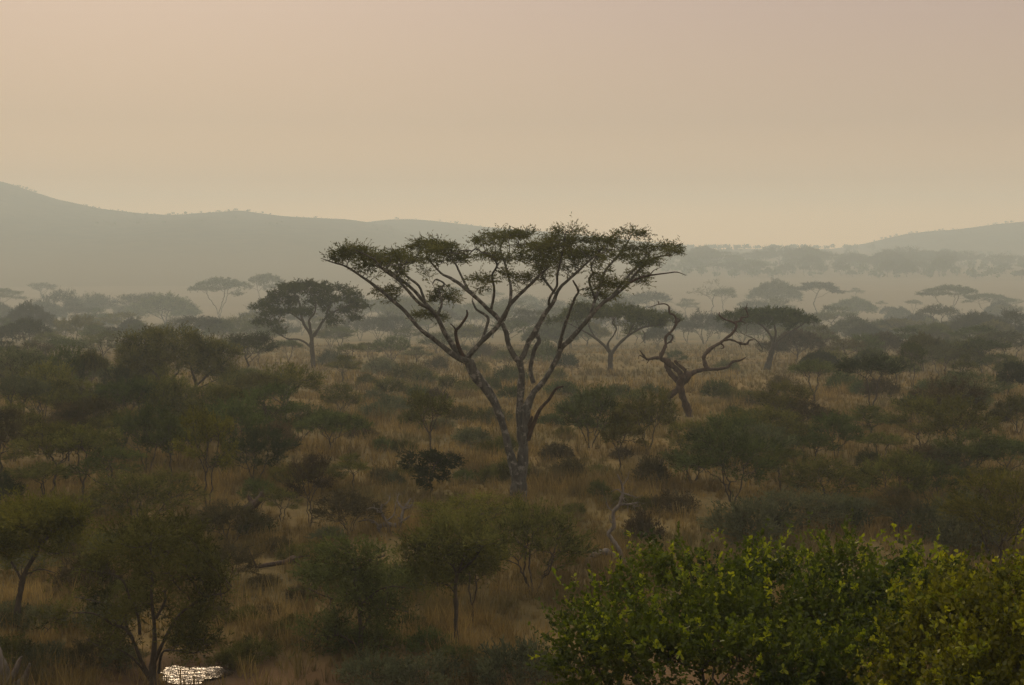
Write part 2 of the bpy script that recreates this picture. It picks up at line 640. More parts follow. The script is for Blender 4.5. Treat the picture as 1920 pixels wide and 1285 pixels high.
def plant(kind, px, py, wpx, hpx, label=None, mat=None, var=None, rot=None, name=None):
    """base at photo pixel (px,py); crown width and total height in photo pixels turned into metres at that distance"""
    g = ground(px, py)
    D = g[1]
    ps = PROTO[kind]
    v = random.randrange(len(ps)) if var is None else var
    tm, cm, W0, H0 = ps[v]
    W = wpx * D / FPX
    Hh = hpx * D / FPX / math.cos(PITCH)
    e = empty(name or kind, g)
    e.rotation_euler = (0, 0, random.uniform(0, 6.283) if rot is None else rot)
    e.scale = (W / W0, W / W0, Hh / H0)
    t = link('trunk', tm, e)
    c = link('crown', cm, e)
    if mat:
        c.material_slots[0].link = 'OBJECT'
        c.material_slots[0].material = M[mat]
    tag(e, label or '', CATS[kind], GROUPS[kind])
    THINGS.append((px, py, wpx, hpx, kind, mat, label, e))
    return e

# ------------------------------------------------------------------ traced trees
def trace(zoom, base, limbs, dens=3):
    """limbs: [(dy_start, dy_end, [(zx, zy, halfwidth), ...])] read off an enlarged photo crop; every limb gets its own depth"""
    x0, y0, s = zoom
    out = []
    for d0, d1, pts in limbs:
        n = len(pts)
        P, R = [], []
        for i, (zx, zy, w) in enumerate(pts):
            Y = base[1] + d0 + (d1 - d0) * (i / (n - 1.0)) ** 1.0
            P.append(at(x0 + zx / s, y0 + zy / s, Y) - base)
            R.append(w / s * Y / FPX)
        P, R = smooth_line(P, R, dens)
        out.append((P, R))
    return out


def trace_pads(zoom, base, pads, rng, per=60, flat=1.0):
    x0, y0, s = zoom
    A = []
    for p in pads:
        zx, zy, hw, hh, dy = p[:5]
        Y = base[1] + dy
        c = at(x0 + zx / s, y0 + zy / s, Y) - base
        k = Y / FPX / s
        n = int(per * (p[5] if len(p) > 5 else 1))
        A.append(ell(n, c, (hw * k, hw * k * .8, hh * k * flat), rng))
    return np.vstack(A)


def twigs_from(limbs, A, step, kill, tip, expo, rng, rcap, noise=.3, iters=160):
    """fine branchwork grown from the outer parts of traced limbs into the crown"""
    pos, par, lock = [], [], []
    for P, R in limbs:
        b = len(pos)
        for i in range(len(P)):
            pos.append(P[i])
            par.append(b + i - 1 if i else -1)
    n0 = len(pos)
    P, pa = grow(pos, par, A, step, kill, noise=noise, rng=rng, iters=iters)
    pa2 = pa.copy()
    r = radii(P, pa, tip, expo, rmax=rcap)
    return P, pa, r, n0


def sub_tubes(P, pa, r, n0, k=4):
    """only edges that were grown (index >= n0)"""
    keep = np.arange(len(P)) >= n0
    pp = np.where(keep, pa, -1)
    return tubes(P, pp, r, k)


def traced_tree(name, zoom, basepx, limbs, pads, label, cat='tree', dead=None, leafkw=None, leafmat='hero', bark='bark_hero', per=60, step=.3, kill=.45, tip=.012, rcap=.09, k=12, seed=5, rough=.1, group=None, thr=1.8, dens=4, padflat=1.0, spurs=0, knot=.04, thin=1.0):
    rng = np.random.default_rng(seed)
    base = ground(*basepx)
    e = empty(name, base)
    tag(e, label, cat, group)
    lt = trace(zoom, base, limbs, dens)
    lt2 = []
    for P0, R0 in lt:
        nn = len(P0)
        wob = np.cumsum(rng.normal(0, 1, (nn, 3)), 0)
        wob -= np.linspace(0, 1, nn)[:, None] * wob[-1]
        P0 = P0 + wob * (R0[:, None] * .10)
        R0 = R0 * (1 + rng.normal(0, knot, nn)) * (1 + (rng.uniform(0, 1, nn) < .10) * knot * 4)
        R0 = R0 * thin
        lt2.append((P0, R0))
    lt = list(lt2)
    for q in range(spurs):
        P0, R0 = lt2[rng.integers(1, len(lt2))]
        i = rng.integers(2, len(P0) - 1)
        tt = P0[i] - P0[i - 1]
        d0 = nrm(nrm(tt) * .5 + rng.normal(0, .7, 3))
        ln = rng.uniform(.15, .65)
        d1 = nrm(d0 + rng.normal(0, .5, 3))
        rr0 = min(R0[i] * .45, .04)
        lt.append((np.array([P0[i], P0[i] + d0 * ln * .5, P0[i] + d0 * ln * .5 + d1 * ln * .5]), np.array([rr0, rr0 * .6, rr0 * .18])))
    V, F4, F3 = limb_tubes(lt, k, rough, rng)
    fs = [F4, F3]
    if pads:
        A = trace_pads(zoom, base, pads, rng, per, padflat)
        P, pa, r, n0 = twigs_from(lt, A, step, kill, tip, 2.2, rng, rcap)
        V2, F2 = sub_tubes(P, pa, r, n0)
        fs = [np.vstack([F4, F2 + len(V)]), F3]
        V = np.vstack([V, V2])
    link('trunk', mesh_np('trunk', V, fs, M[bark], smooth=True), e)
    if dead:
        for one in trace(zoom, base, dead, dens):
            Vd, F4d, F3d = limb_tubes([one], 8, rough, rng)
            o = link('dead_branch', mesh_np('dead_branch', Vd, [F4d, F3d], M['bark_dead'], smooth=True), e)
            o['label'] = 'bare dead branch without leaves'
    if pads:
        sel = np.arange(len(P)) >= n0
        b, d = tips_of(P, np.where(sel, pa, -1), r, tip * thr)
        v, f = leaves(b, d, rng=rng, **leafkw)
        link('crown', mesh_np('crown', v, f, M[leafmat]), e)
    return e, base


Z1 = (580., 400., 1682 / 720.)
HERO = [
    (0, 0, [(908, 1275, 36), (906, 1240, 31), (908, 1190, 28), (905, 1130, 27), (893, 1060, 23), (868, 980, 20), (840, 900, 20), (800, 800, 23), (745, 722, 25), (700, 650, 24)]),
    (0, 0, [(915, 1270, 34), (922, 1200, 28), (930, 1120, 27), (934, 1050, 26), (930, 980, 24), (925, 900, 21), (930, 800, 19), (930, 700, 16), (922, 650, 17)]),
    (0, 0.3, [(930, 1080, 22), (946, 1000, 20), (955, 900, 22), (960, 850, 24), (985, 780, 18), (1030, 720, 15), (1070, 650, 14), (1100, 590, 13), (1150, 540, 12), (1210, 470, 11), (1270, 400, 10), (1330, 360, 9), (1390, 310, 8), (1430, 260, 7), (1480, 215, 5), (1530, 190, 4), (1590, 185, 2.5)]),
    # left main limb, outer
    (0, -1.5, [(700, 652, 20), (645, 628, 15), (560, 560, 13), (490, 510, 11), (420, 430, 10), (360, 380, 8.5), (300, 330, 7.5), (230, 280, 6), (160, 235, 5), (100, 215, 3.5), (50, 197, 1.8)]),
    (0, 2.6, [(690, 640, 18), (640, 590, 15), (590, 520, 13), (555, 450, 12), (505, 390, 10), (450, 330, 9), (400, 292, 8), (350, 255, 6), (300, 235, 5), (240, 215, 3.5)]),
    (.4, -3., [(605, 545, 9), (545, 440, 10), (480, 395, 9), (430, 340, 8), (385, 290, 7), (330, 255, 5), (280, 200, 4), (200, 160, 3)]),
    (.3, 1.6, [(505, 385, 8), (478, 320, 7), (425, 275, 6), (395, 235, 5), (415, 190, 4)]),
    (.4, 2.4, [(560, 450, 7), (582, 395, 6), (570, 340, 6), (592, 310, 5), (555, 290, 4), (540, 310, 3)]),
    # fork at left trunk top going right
    (0, -1.6, [(700, 630, 15), (722, 598, 14), (770, 550, 13), (820, 500, 13), (850, 455, 12), (880, 400, 10), (930, 350, 8), (980, 300, 7), (1020, 262, 6), (1050, 235, 4)]),
    (-.4, 1.2, [(755, 560, 8), (776, 500, 7), (782, 455, 7), (735, 422, 6), (714, 385, 4)]),
    # centre stem, left fork
    (0, .8, [(922, 655, 14), (890, 620, 14), (866, 570, 13), (852, 505, 13), (815, 455, 13), (770, 410, 11), (720, 360, 10), (670, 318, 9), (620, 285, 7), (575, 262, 5), (520, 200, 4)]),
    (.4, 3.6, [(850, 470, 9), (880, 385, 8), (882, 310, 7), (866, 250, 6), (850, 200, 5), (838, 150, 4), (860, 110, 3)]),
    (.6, -2.4, [(795, 435, 8), (810, 340, 7), (800, 270, 6), (822, 225, 5), (790, 180, 3)]),
    (.5, 1.5, [(700, 345, 7), (660, 260, 6), (640, 220, 5), (600, 180, 4)]),
    # centre stem, right fork
    (0, 1.6, [(922, 655, 13), (942, 610, 13), (960, 560, 13), (985, 510, 14), (1020, 450, 12), (1060, 390, 11), (1082, 340, 9), (1130, 292, 8), (1180, 250, 7), (1220, 212, 6), (1265, 180, 4), (1330, 160, 3)]),
    (.8, -2.2, [(1050, 400, 8), (1056, 370, 7), (1086, 320, 7), (1090, 265, 6), (1100, 215, 5), (1112, 160, 4), (1120, 100, 3)]),
    (.8, 3.4, [(1075, 350, 6), (1030, 290, 6), (1000, 240, 5), (985, 180, 4)]),
    # kinked branch
    (.3, .8, [(985, 745, 12), (972, 690, 10), (978, 630, 10), (990, 592, 10), (1008, 555, 10), (1000, 535, 10), (985, 512, 9)]),
    # right stem branches
    (.2, -3., [(1092, 605, 10), (1106, 530, 9), (1138, 440, 8), (1165, 370, 7), (1180, 340, 6), (1155, 295, 4)]),
    (.2, 3.6, [(1232, 445, 9), (1252, 380, 8), (1280, 300, 7), (1300, 250, 6), (1342, 200, 5), (1380, 150, 4), (1410, 100, 3)]),
    (.4, -2.0, [(1252, 375, 7), (1225, 300, 6), (1240, 265, 5), (1236, 225, 4), (1285, 150, 3)]),
    (.3, 2.0, [(1330, 360, 7), (1398, 275, 6), (1455, 212, 5), (1500, 160, 3)]),
]
HDEAD = [
    (.3, -.6, [(1395, 308, 6), (1450, 282, 5), (1510, 270, 4), (1570, 262, 3), (1610, 258, 2.4), (1650, 272, 1.2)]),
    (.3, -.3, [(1490, 274, 3), (1510, 250, 2), (1545, 235, 1.2)]),
    (0, -1.2, [(955, 990, 15), (980, 930, 11), (1010, 860, 9), (1050, 815, 7), (1080, 770, 6), (1112, 758, 4)]),
    (0, -.6, [(955, 960, 9), (968, 915, 8), (975, 892, 6)]),
    (0, -1.2, [(690, 655, 10), (656, 590, 9), (641, 520, 7), (660, 495, 6), (690, 450, 5), (690, 425, 3)]),
    (-.6, -.9, [(645, 520, 5), (635, 500, 4), (618, 484, 2)]),
]
HPADS = [
    (195, 155, 75, 20, -2), (150, 190, 60, 15, -1), (330, 185, 110, 30, -1), (270, 205, 100, 22, 2), (430, 205, 70, 28, 2.5), (200, 160, 60, 18, 1.5),
    (510, 140, 110, 32, 1, 1.4), (590, 165, 100, 45, -2, 1.5), (640, 195, 70, 45, 2, 1.2), (560, 130, 90, 25, 3), (480, 200, 70, 35, -3),
    (770, 120, 75, 22, -2), (860, 95, 110, 20, 3, 1.3), (920, 88, 70, 14, 1), (780, 185, 55, 32, 2), (840, 200, 70, 35, -2), (760, 290, 70, 22, -1),
    (990, 150, 90, 38, 3, 1.4), (1060, 140, 100, 45, -2, 1.5), (1120, 78, 75, 16, -2), (1100, 110, 70, 25, 1), (1150, 180, 90, 38, 3), (1030, 200, 80, 35, 1), (930, 190, 60, 40, -3),
    (1270, 120, 90, 30, -2, 1.2), (1230, 165, 80, 38, 2, 1.2), (1320, 110, 70, 24, 3), (1420, 85, 80, 15, 3.5), (1390, 150, 60, 24, 3), (1440, 190, 70, 26, 2),
    (1530, 150, 95, 24, 2, 1.2), (1590, 165, 40, 16, 0), (1470, 215, 60, 22, -1), (1330, 190, 60, 26, -3),
    (600, 372, 75, 18, 2, .8), (530, 450, 85, 20, 1, .8), (340, 345, 60, 14, 0, .5), (930, 275, 60, 28, -1, .7), (1320, 310, 65, 20, -2, .6), (1290, 365, 70, 18, 2, .6), (1440, 300, 60, 14, 2, .4), (740, 330, 40, 18, 2, .4)]
traced_tree('umbrella_acacia', Z1, (966, 942), HERO, HPADS, 'tall umbrella acacia with forked pale-patched trunk, the largest tree of all', dead=HDEAD,
            leafkw=dict(n_shoots=8600, m=11, slen=.42, L=.125, W=.033, up=.12, out=0, rnd=.6, jit=.07, zs=.42, spread=.45), per=95, step=.19, kill=.26, group=None, thr=1.6, padflat=.55, thin=.84, knot=.02)

Z2 = (1000., 480., 4.)
SNAG = [
    (0, 0, [(1172, 1235, 30), (1168, 1180, 26), (1145, 1100, 25), (1112, 1020, 27), (1112, 970, 36), (1130, 915, 38)]),
    (.2, .8, [(1110, 985, 30), (1070, 1010, 26), (1030, 1050, 20), (1022, 1085, 10)]),
    (0, -1.2, [(1130, 915, 32), (1172, 885, 22), (1240, 862, 16), (1310, 854, 14), (1380, 850, 12), (1450, 835, 10), (1490, 798, 9), (1550, 785, 7), (1592, 762, 3)]),
    (-.6, 1.6, [(1302, 850, 15), (1282, 800, 12), (1278, 745, 12), (1325, 695, 14), (1395, 655, 13), (1450, 610, 11), (1500, 568, 10), (1522, 520, 10), (1498, 497, 8), (1435, 475, 6), (1397, 447, 4.5), (1395, 422, 3)]),
    (1.2, 1.8, [(1508, 497, 8), (1550, 486, 7), (1562, 462, 6), (1610, 450, 4.5), (1598, 402, 4), (1604, 355, 2)]),
    (1.5, 1.3, [(1602, 412, 3), (1585, 392, 2.4), (1568, 386, 1.4)]),
    (1.5, 1.9, [(1552, 486, 4), (1580, 500, 3), (1600, 508, 1.5)]),
    (.3, -.4, [(1425, 635, 9), (1480, 632, 9), (1540, 655, 8), (1598, 662, 7), (1618, 632, 6), (1650, 630, 3)]),
    (.3, .1, [(1398, 655, 6), (1424, 670, 5), (1428, 690, 4), (1408, 695, 2)]),
    (0, .9, [(1125, 920, 24), (1090, 872, 16), (1045, 832, 18), (995, 790, 19), (952, 760, 15), (968, 705, 14), (990, 660, 13), (990, 602, 11), (1040, 555, 10), (1072, 492, 10), (1056, 442, 7), (1025, 425, 6), (1020, 380, 5), (985, 358, 4), (930, 366, 3), (860, 390, 1.5)]),
    (.6, .3, [(985, 668, 7), (1035, 635, 6), (1046, 600, 5), (1020, 588, 4)]),
    (.7, 1., [(1060, 500, 8), (1090, 490, 7), (1100, 478, 5), (1080, 470, 3)]),
    (.3, -.3, [(955, 765, 11), (900, 765, 10), (850, 775, 9), (822, 742, 7), (798, 708, 3)]),
    (0, .1, [(855, 772, 6), (830, 762, 5), (795, 745, 3), (790, 775, 1.5)]),
    (.2, 1.2, [(1095, 940, 20), (1035, 885, 16), (1002, 835, 14), (990, 795, 12)]),
    (-.1, -.6, [(1140, 882, 13), (1130, 850, 11), (1082, 812, 11), (1062, 788, 10)]),
    (.8, .9, [(940, 365, 3), (938, 350, 3), (940, 340, 2)])]
traced_tree('dead_tree', Z2, (1292, 782), SNAG, None, 'dead leafless tree with twisted gnarled limbs standing in open grass', 'dead tree', bark='bark_dead', k=10, rough=.2, seed=8, spurs=60, knot=.08)

Z3 = (440., 480., 4.)
T3 = [
    (0, 0, [(592, 850, 22), (588, 790, 17), (584, 730, 15), (580, 660, 17), (576, 600, 16)]),
    (0, 1.5, [(576, 602, 12), (545, 552, 11), (512, 490, 10), (492, 410, 8), (480, 340, 6), (440, 280, 4)]),
    (0, -1.8, [(576, 602, 11), (566, 530, 10), (560, 480, 8), (600, 430, 6), (610, 360, 4)]),
    (0, .6, [(588, 605, 11), (630, 540, 10), (670, 480, 9), (722, 430, 8), (800, 395, 6), (870, 368, 5), (930, 360, 3)]),
    (0, -2.2, [(580, 690, 9), (560, 676, 8), (512, 640, 7), (460, 625, 6), (400, 622, 5), (335, 590, 4), (280, 550, 3)]),
    (0.3, -2., [(690, 460, 6), (700, 400, 5), (740, 330, 4)]),
    (.8, 2.6, [(520, 500, 6), (420, 430, 5), (330, 410, 3)])]
P3 = [(430, 225, 120, 22, 2), (560, 215, 150, 24, -1, 1.4), (690, 235, 120, 24, 2, 1.2), (560, 260, 170, 35, 3, 1.6), (820, 250, 80, 26, 1), (880, 290, 80, 30, -2), (960, 385, 85, 24, 0), (900, 340, 90, 26, 3),
      (310, 290, 90, 35, -1, 1.2), (200, 385, 80, 26, 0), (240, 350, 90, 30, 3), (300, 420, 110, 30, -2, 1.2), (400, 330, 120, 45, 1, 1.4), (180, 490, 60, 25, 1), (260, 505, 90, 26, -2), (330, 560, 70, 26, -2.5, .7),
      (600, 330, 140, 40, 2, 1.2), (740, 320, 110, 38, -2), (850, 400, 120, 26, 1), (760, 500, 60, 18, -1, .6), (900, 465, 70, 22, 2, .7), (480, 420, 80, 28, -3, .7), (420, 250, 100, 30, -3)]
traced_tree('domed_acacia', Z3, (588, 690), T3, P3, 'broad dark acacia with straight single trunk, left of the tallest tree', leafmat='green', bark='bark', per=46, step=.3, kill=.48, tip=.014,
            leafkw=dict(n_shoots=5400, m=12, slen=.6, L=.28, W=.08, up=.25, out=0, rnd=.6, jit=.14, spread=.5, zs=.7), seed=12, k=9, group=None)

T4 = [
    (0, 0, [(578, 895, 22), (580, 830, 18), (580, 770, 18), (582, 725, 20)]),
    (0, 1.5, [(575, 730, 14), (540, 680, 11), (480, 625, 9), (420, 585, 7), (370, 560, 5), (250, 500, 3)]),
    (0, -2, [(576, 728, 11), (560, 660, 8), (600, 600, 6), (625, 545, 6), (595, 505, 5), (610, 470, 4)]),
    (0, 1, [(590, 730, 14), (630, 680, 12), (690, 620, 10), (760, 570, 8), (820, 540, 6), (900, 525, 5), (990, 515, 3)]),
    (0, -2.5, [(640, 670, 7), (700, 610, 6), (740, 540, 5), (760, 500, 4)]),
    (.8, .4, [(820, 560, 4), (838, 590, 4), (832, 630, 3), (800, 660, 1.5)]),
    (.6, 3., [(470, 620, 6), (430, 560, 5), (410, 500, 4)])]
P4 = [(200, 480, 110, 22, 0), (130, 500, 60, 15, 0, .6), (320, 420, 110, 26, 2, 1.3), (430, 390, 130, 28, -2, 1.5), (330, 370, 70, 14, 0), (560, 395, 130, 24, 2, 1.4), (700, 410, 130, 26, -2, 1.4), (830, 430, 120, 26, 2, 1.3), (960, 460, 110, 26, 0, 1.2),
      (1060, 480, 70, 20, 1), (640, 445, 150, 24, 3.5, 1.2), (420, 450, 120, 26, 4), (800, 470, 130, 22, -3.5), (500, 440, 120, 24, -4), (930, 500, 90, 18, 3, .7), (270, 460, 90, 24, -3)]
traced_tree('umbrella_acacia', Z2, (1145, 700), T4, P4, 'wide flat-topped acacia standing behind the right limbs of the tallest tree', leafmat='green', bark='bark', per=44, step=.32, kill=.5, tip=.015,
            leafkw=dict(n_shoots=3600, m=12, slen=.65, L=.28, W=.08, up=.3, out=0, rnd=.55, jit=.14, spread=.5, zs=.7), seed=14, k=9)
T5 = [
    (0, 0, [(1755, 880, 30), (1765, 830, 24), (1782, 760, 20), (1800, 690, 19), (1805, 650, 17)]),
    (0, 1.2, [(1800, 665, 11), (1775, 600, 9), (1735, 545, 7), (1690, 510, 6), (1640, 480, 4)]),
    (0, -1.6, [(1806, 650, 11), (1820, 580, 9), (1810, 530, 6), (1800, 480, 4)]),
    (0, .6, [(1810, 680, 12), (1850, 630, 10), (1905, 590, 8), (1960, 555, 6), (2030, 510, 4)]),
    (0, -2, [(1720, 700, 5), (1690, 650, 5), (1650, 620, 4), (1560, 580, 3)])]
P5 = [(1520, 455, 110, 26, -1, 1.2), (1420, 470, 70, 16, 0, .7), (1600, 420, 90, 24, 2), (1700, 430, 110, 26, -2, 1.2), (1820, 415, 120, 24, 1, 1.4), (1930, 430, 100, 26, -1, 1.2), (2020, 460, 90, 24, 1), (2100, 485, 55, 13, 0, .6),
      (1740, 460, 120, 30, 3, 1.2), (1880, 480, 110, 24, -3), (1980, 490, 80, 22, 3), (1640, 480, 90, 30, -3), (1480, 520, 80, 16, 2, .6)]
traced_tree('umbrella_acacia', Z2, (1440, 694), T5, P5, 'flat-topped acacia with leaning trunk just right of the dead tree', leafmat='green', bark='bark', per=42, step=.3, kill=.5, tip=.015,
            leafkw=dict(n_shoots=3200, m=12, slen=.65, L=.28, W=.08, up=.3, out=0, rnd=.55, jit=.14, spread=.5, zs=.7), seed=15, k=9)
Z6 = (0., 480., 4.)
T6 = [
    (0, .8, [(1300, 1130, 16), (1270, 1085, 14), (1220, 1035, 12), (1150, 1010, 10), (1060, 985, 8), (980, 940, 6), (900, 900, 3)]),
    (0, -1, [(1310, 1130, 14), (1280, 1080, 12), (1300, 1040, 10), (1270, 980, 10), (1300, 910, 9), (1340, 860, 6), (1320, 760, 4)]),
    (0, -.6, [(1260, 1080, 9), (1235, 1010, 9), (1205, 950, 8), (1170, 890, 6), (1080, 800, 4)]),
    (0, .6, [(1320, 1135, 16), (1370, 1085, 15), (1430, 1030, 13), (1470, 975, 11), (1460, 920, 9), (1440, 870, 7), (1420, 780, 4)]),
    (.3, 1.2, [(1468, 975, 9), (1530, 920, 8), (1590, 860, 6), (1680, 800, 4), (1740, 760, 3)]),
    (.3, -1.6, [(1430, 1030, 6), (1500, 990, 5), (1620, 930, 4), (1700, 900, 2)])]
P6 = [(980, 640, 80, 50, 0), (1060, 690, 130, 80, 1, 2), (1150, 600, 110, 40, -1, 1.3), (1230, 640, 140, 70, 2, 2), (1100, 780, 150, 70, -1.5, 2), (1000, 830, 120, 60, 1, 1.5), (950, 760, 70, 60, -1), (1270, 740, 150, 70, -2, 2), (1390, 610, 90, 45, -1, 1.2), (1420, 680, 130, 60, 1.5, 1.8), (1540, 690, 120, 50, -1, 1.5), (1500, 770, 140, 60, 2, 1.8), (1660, 730, 110, 50, 0, 1.4), (1760, 740, 70, 40, 0), (1640, 820, 110, 45, -1, 1.2), (1400, 800, 140, 50, -2, 1.5), (1180, 860, 120, 45, 1.5, 1.2), (930, 900, 90, 45, 0), (1560, 880, 110, 40, 1), (1050, 930, 90, 30, -1, .7), (1680, 900, 90, 30, -1, .7)]
traced_tree('thorn_tree', Z6, (328, 762), T6, P6, 'big bushy thorn tree with low forked limbs, widest crown of the left half', leafmat='olive', bark='bark', per=44, step=.24, kill=.4, tip=.010,
            leafkw=dict(n_shoots=5400, m=11, slen=.85, L=.22, W=.054, up=.5, out=0, rnd=.5, jit=.14, spread=.38), seed=16, k=9)

# near traced trees: foreground left
Z7 = (0., 1000., 4.)
T7 = [
    (0, 0, [(1160, 1180, 36), (1158, 1080, 32), (1150, 980, 28), (1160, 850, 20), (1160, 700, 15), (1145, 560, 12), (1135, 420, 10), (1140, 300, 8), (1130, 120, 5)]),
    (0, -.9, [(1130, 1100, 16), (1060, 950, 12), (960, 740, 11), (850, 690, 10), (740, 620, 8), (640, 595, 6), (470, 620, 4), (330, 760, 2)]),
    (0, .8, [(1000, 790, 9), (950, 690, 9), (930, 570, 8), (830, 530, 6), (700, 505, 4), (560, 480, 2.5)]),
    (.2, .9, [(1050, 760, 12), (1050, 690, 11), (1020, 580, 10), (970, 480, 9), (930, 370, 8), (850, 310, 6), (720, 290, 4), (560, 280, 2)]),
    (0, -.8, [(1160, 960, 16), (1220, 830, 12), (1290, 690, 10), (1350, 610, 9), (1450, 530, 8), (1560, 470, 7), (1680, 450, 4), (1740, 400, 2)]),
    (0, .9, [(1170, 640, 10), (1240, 500, 9), (1240, 430, 8), (1330, 360, 6), (1480, 345, 5), (1540, 380, 3)]),
    (.3, -.6, [(1190, 1050, 12), (1215, 900, 9), (1300, 880, 6), (1450, 900, 4), (1560, 850, 2)]),
    (0, .5, [(1120, 1090, 10), (1000, 940, 8), (880, 870, 6), (760, 860, 4), (640, 790, 2)]),
    (.2, 1, [(1150, 380, 8), (1110, 200, 7), (1060, 150, 5), (960, 100, 3)])]
P7 = [(1130, -60, 200, 90, 0, 1.6), (950, -20, 180, 80, .7, 1.3), (1350, -40, 170, 90, -.7, 1.3), (1130, 60, 280, 80, -1, 1.8), (900, 130, 240, 70, -.6, 1.5), (1400, 90, 230, 80, .8, 1.6), (1230, 200, 260, 80, -1, 1.6), (1480, 240, 190, 70, .3, 1.4), (1560, 330, 140, 60, -.4), (720, 230, 180, 60, .6), (1000, 260, 200, 60, 1), (1250, 330, 200, 70, -1.), (650, 290, 140, 40, 1, .8), (1640, 420, 120, 50, 0, .8), (700, 480, 180, 50, .9), (480, 600, 160, 50, -.9, .8), (850, 580, 180, 60, -.5, 1), (1420, 620, 170, 70, .5, 1), (1530, 560, 150, 60, -.8, .9), (1350, 760, 190, 70, -.6, 1.), (760, 760, 170, 60, .4, .9), (1500, 800, 170, 60, .5, .9), (880, 830, 150, 50, -.4, .7), (1100, 500, 160, 80, .9, .8), (1420, 900, 150, 50, -.4, .8), (350, 700, 90, 40, -.9, .4)]
traced_tree('thorn_tree', Z7, (289, 1292), T7, P7, 'large feathery thorn tree beside the shining puddle at the bottom left', leafmat='olive', bark='bark', per=34, step=.15, kill=.24, tip=.009, padflat=.7,
            leafkw=dict(n_shoots=3100, m=10, slen=.52, L=.13, W=.030, up=.2, out=0, rnd=.5, jit=.07, spread=.42), seed=17, k=9, thr=2.)
Z8 = (440., 1000., 4.)
T8 = [
    (0, 0, [(945, 960, 24), (938, 860, 20), (945, 760, 16), (935, 650, 14), (940, 540, 13), (905, 440, 12), (900, 330, 10), (895, 240, 7), (860, 150, 4)]),
    (0, -.5, [(935, 860, 12), (880, 820, 9), (800, 770, 7), (700, 770, 5), (560, 760, 3), (450, 830, 1.5)]),
    (0, .6, [(945, 760, 11), (1000, 650, 11), (1060, 580, 9), (1150, 560, 6), (1300, 590, 3)]),
    (0, .5, [(905, 440, 8), (790, 490, 7), (700, 480, 5), (560, 420, 3)]),
    (0, -.6, [(938, 540, 8), (1060, 440, 7), (1160, 400, 5), (1290, 410, 3)]),
    (0, .7, [(900, 300, 7), (780, 230, 5), (620, 250, 3)]), (0, -.5, [(898, 290, 6), (1020, 200, 5), (1130, 170, 3)]),
    (0, .2, [(945, 800, 7), (1000, 790, 6), (1100, 830, 4), (1170, 870, 2)])]
P8 = [(860, 120, 200, 60, 0, 1.4), (1000, 170, 190, 60, -.6, 1.3), (700, 190, 190, 60, .6, 1.3), (600, 270, 170, 55, .2, 1.1), (860, 260, 200, 60, -.9, 1.2), (1060, 300, 190, 60, .6, 1.2), (1200, 400, 150, 60, -.4, 1.1), (700, 350, 190, 55, -.5, 1.1), (620, 430, 150, 40, .8, .8), (1080, 430, 170, 60, .8), (1230, 560, 130, 50, .5, .9), (1080, 590, 120, 50, -.6, .8), (680, 680, 170, 55, -.5, 1), (560, 740, 120, 50, -.3, .8), (800, 720, 140, 55, .6, .9), (860, 480, 140, 50, -.9, .8), (1080, 690, 120, 45, .6, .7), (640, 830, 130, 45, -.4, .6), (1060, 800, 110, 40, -.4, .4), (980, 420, 120, 60, .9, .8)]
traced_tree('thorn_tree', Z8, (677, 1236), T8, P8, 'dark thorn tree with several leafy tiers, bottom centre-left in reddish grass', leafmat='green', bark='bark', per=34, step=.15, kill=.24, tip=.009, padflat=.7,
            leafkw=dict(n_shoots=2100, m=10, slen=.5, L=.13, W=.030, up=.2, out=0, rnd=.5, jit=.07, spread=.42), seed=18, k=9, thr=2.)
T9 = [
    (0, 0, [(1660, 850, 22), (1662, 780, 18), (1655, 680, 15), (1662, 560, 14), (1655, 440, 13), (1668, 320, 12), (1690, 260, 9), (1720, 150, 6), (1700, 40, 4)]),
    (0, .7, [(1665, 320, 10), (1640, 250, 8), (1580, 200, 6), (1560, 100, 4)]),
    (0, -.5, [(1655, 450, 8), (1600, 390, 6), (1520, 370, 4), (1420, 380, 2)]),
    (0, -.6, [(1672, 300, 8), (1740, 240, 7), (1800, 190, 5), (1860, 100, 3)]),
    (0, 0.1, [(1650, 790, 8), (1635, 775, 6), (1622, 755, 4)])]
P9 = [(1560, 20, 190, 60, 0, 1.4), (1720, -60, 220, 60, .6, 1.5), (1420, 110, 170, 60, .4, 1.1), (1850, 60, 190, 70, -.6, 1.4), (1650, 130, 200, 70, -.7, 1.3), (1380, 220, 150, 60, 0, 1), (1560, 260, 150, 60, .8, .9), (1820, 220, 170, 70, .4, 1.1), (1440, 330, 140, 50, -.5, .9), (1520, 390, 100, 40, -.5, .6), (1940, 180, 120, 60, 0, .8)]
traced_tree('thorn_tree', Z8, (855, 1212), T9, P9, 'slim straight-stemmed thorn tree in front of a broad dense bush', leafmat='olive', bark='bark', per=36, step=.15, kill=.24, tip=.009, padflat=.7,
            leafkw=dict(n_shoots=1900, m=10, slen=.52, L=.13, W=.031, up=.3, out=0, rnd=.5, jit=.07, spread=.42), seed=19, k=9, thr=2.)
Z10 = (0., 760., 4.)
T10 = [
    (0, 0, [(125, 1700, 26), (130, 1570, 22), (150, 1400, 20), (170, 1320, 22), (210, 1230, 18), (270, 1130, 15), (300, 1060, 13), (370, 990, 11), (440, 935, 9), (540, 910, 6), (640, 900, 3)]),
    (0, .6, [(165, 1330, 12), (120, 1230, 9), (60, 1150, 7), (-40, 1080, 4)]),
    (0, -.6, [(300, 1060, 8), (400, 1110, 5), (520, 1100, 2)]), (0, -.5, [(190, 1270, 7), (300, 1230, 5), (420, 1260, 2)]),
    (0, .5, [(330, 1020, 7), (320, 930, 5), (260, 850, 3)])]
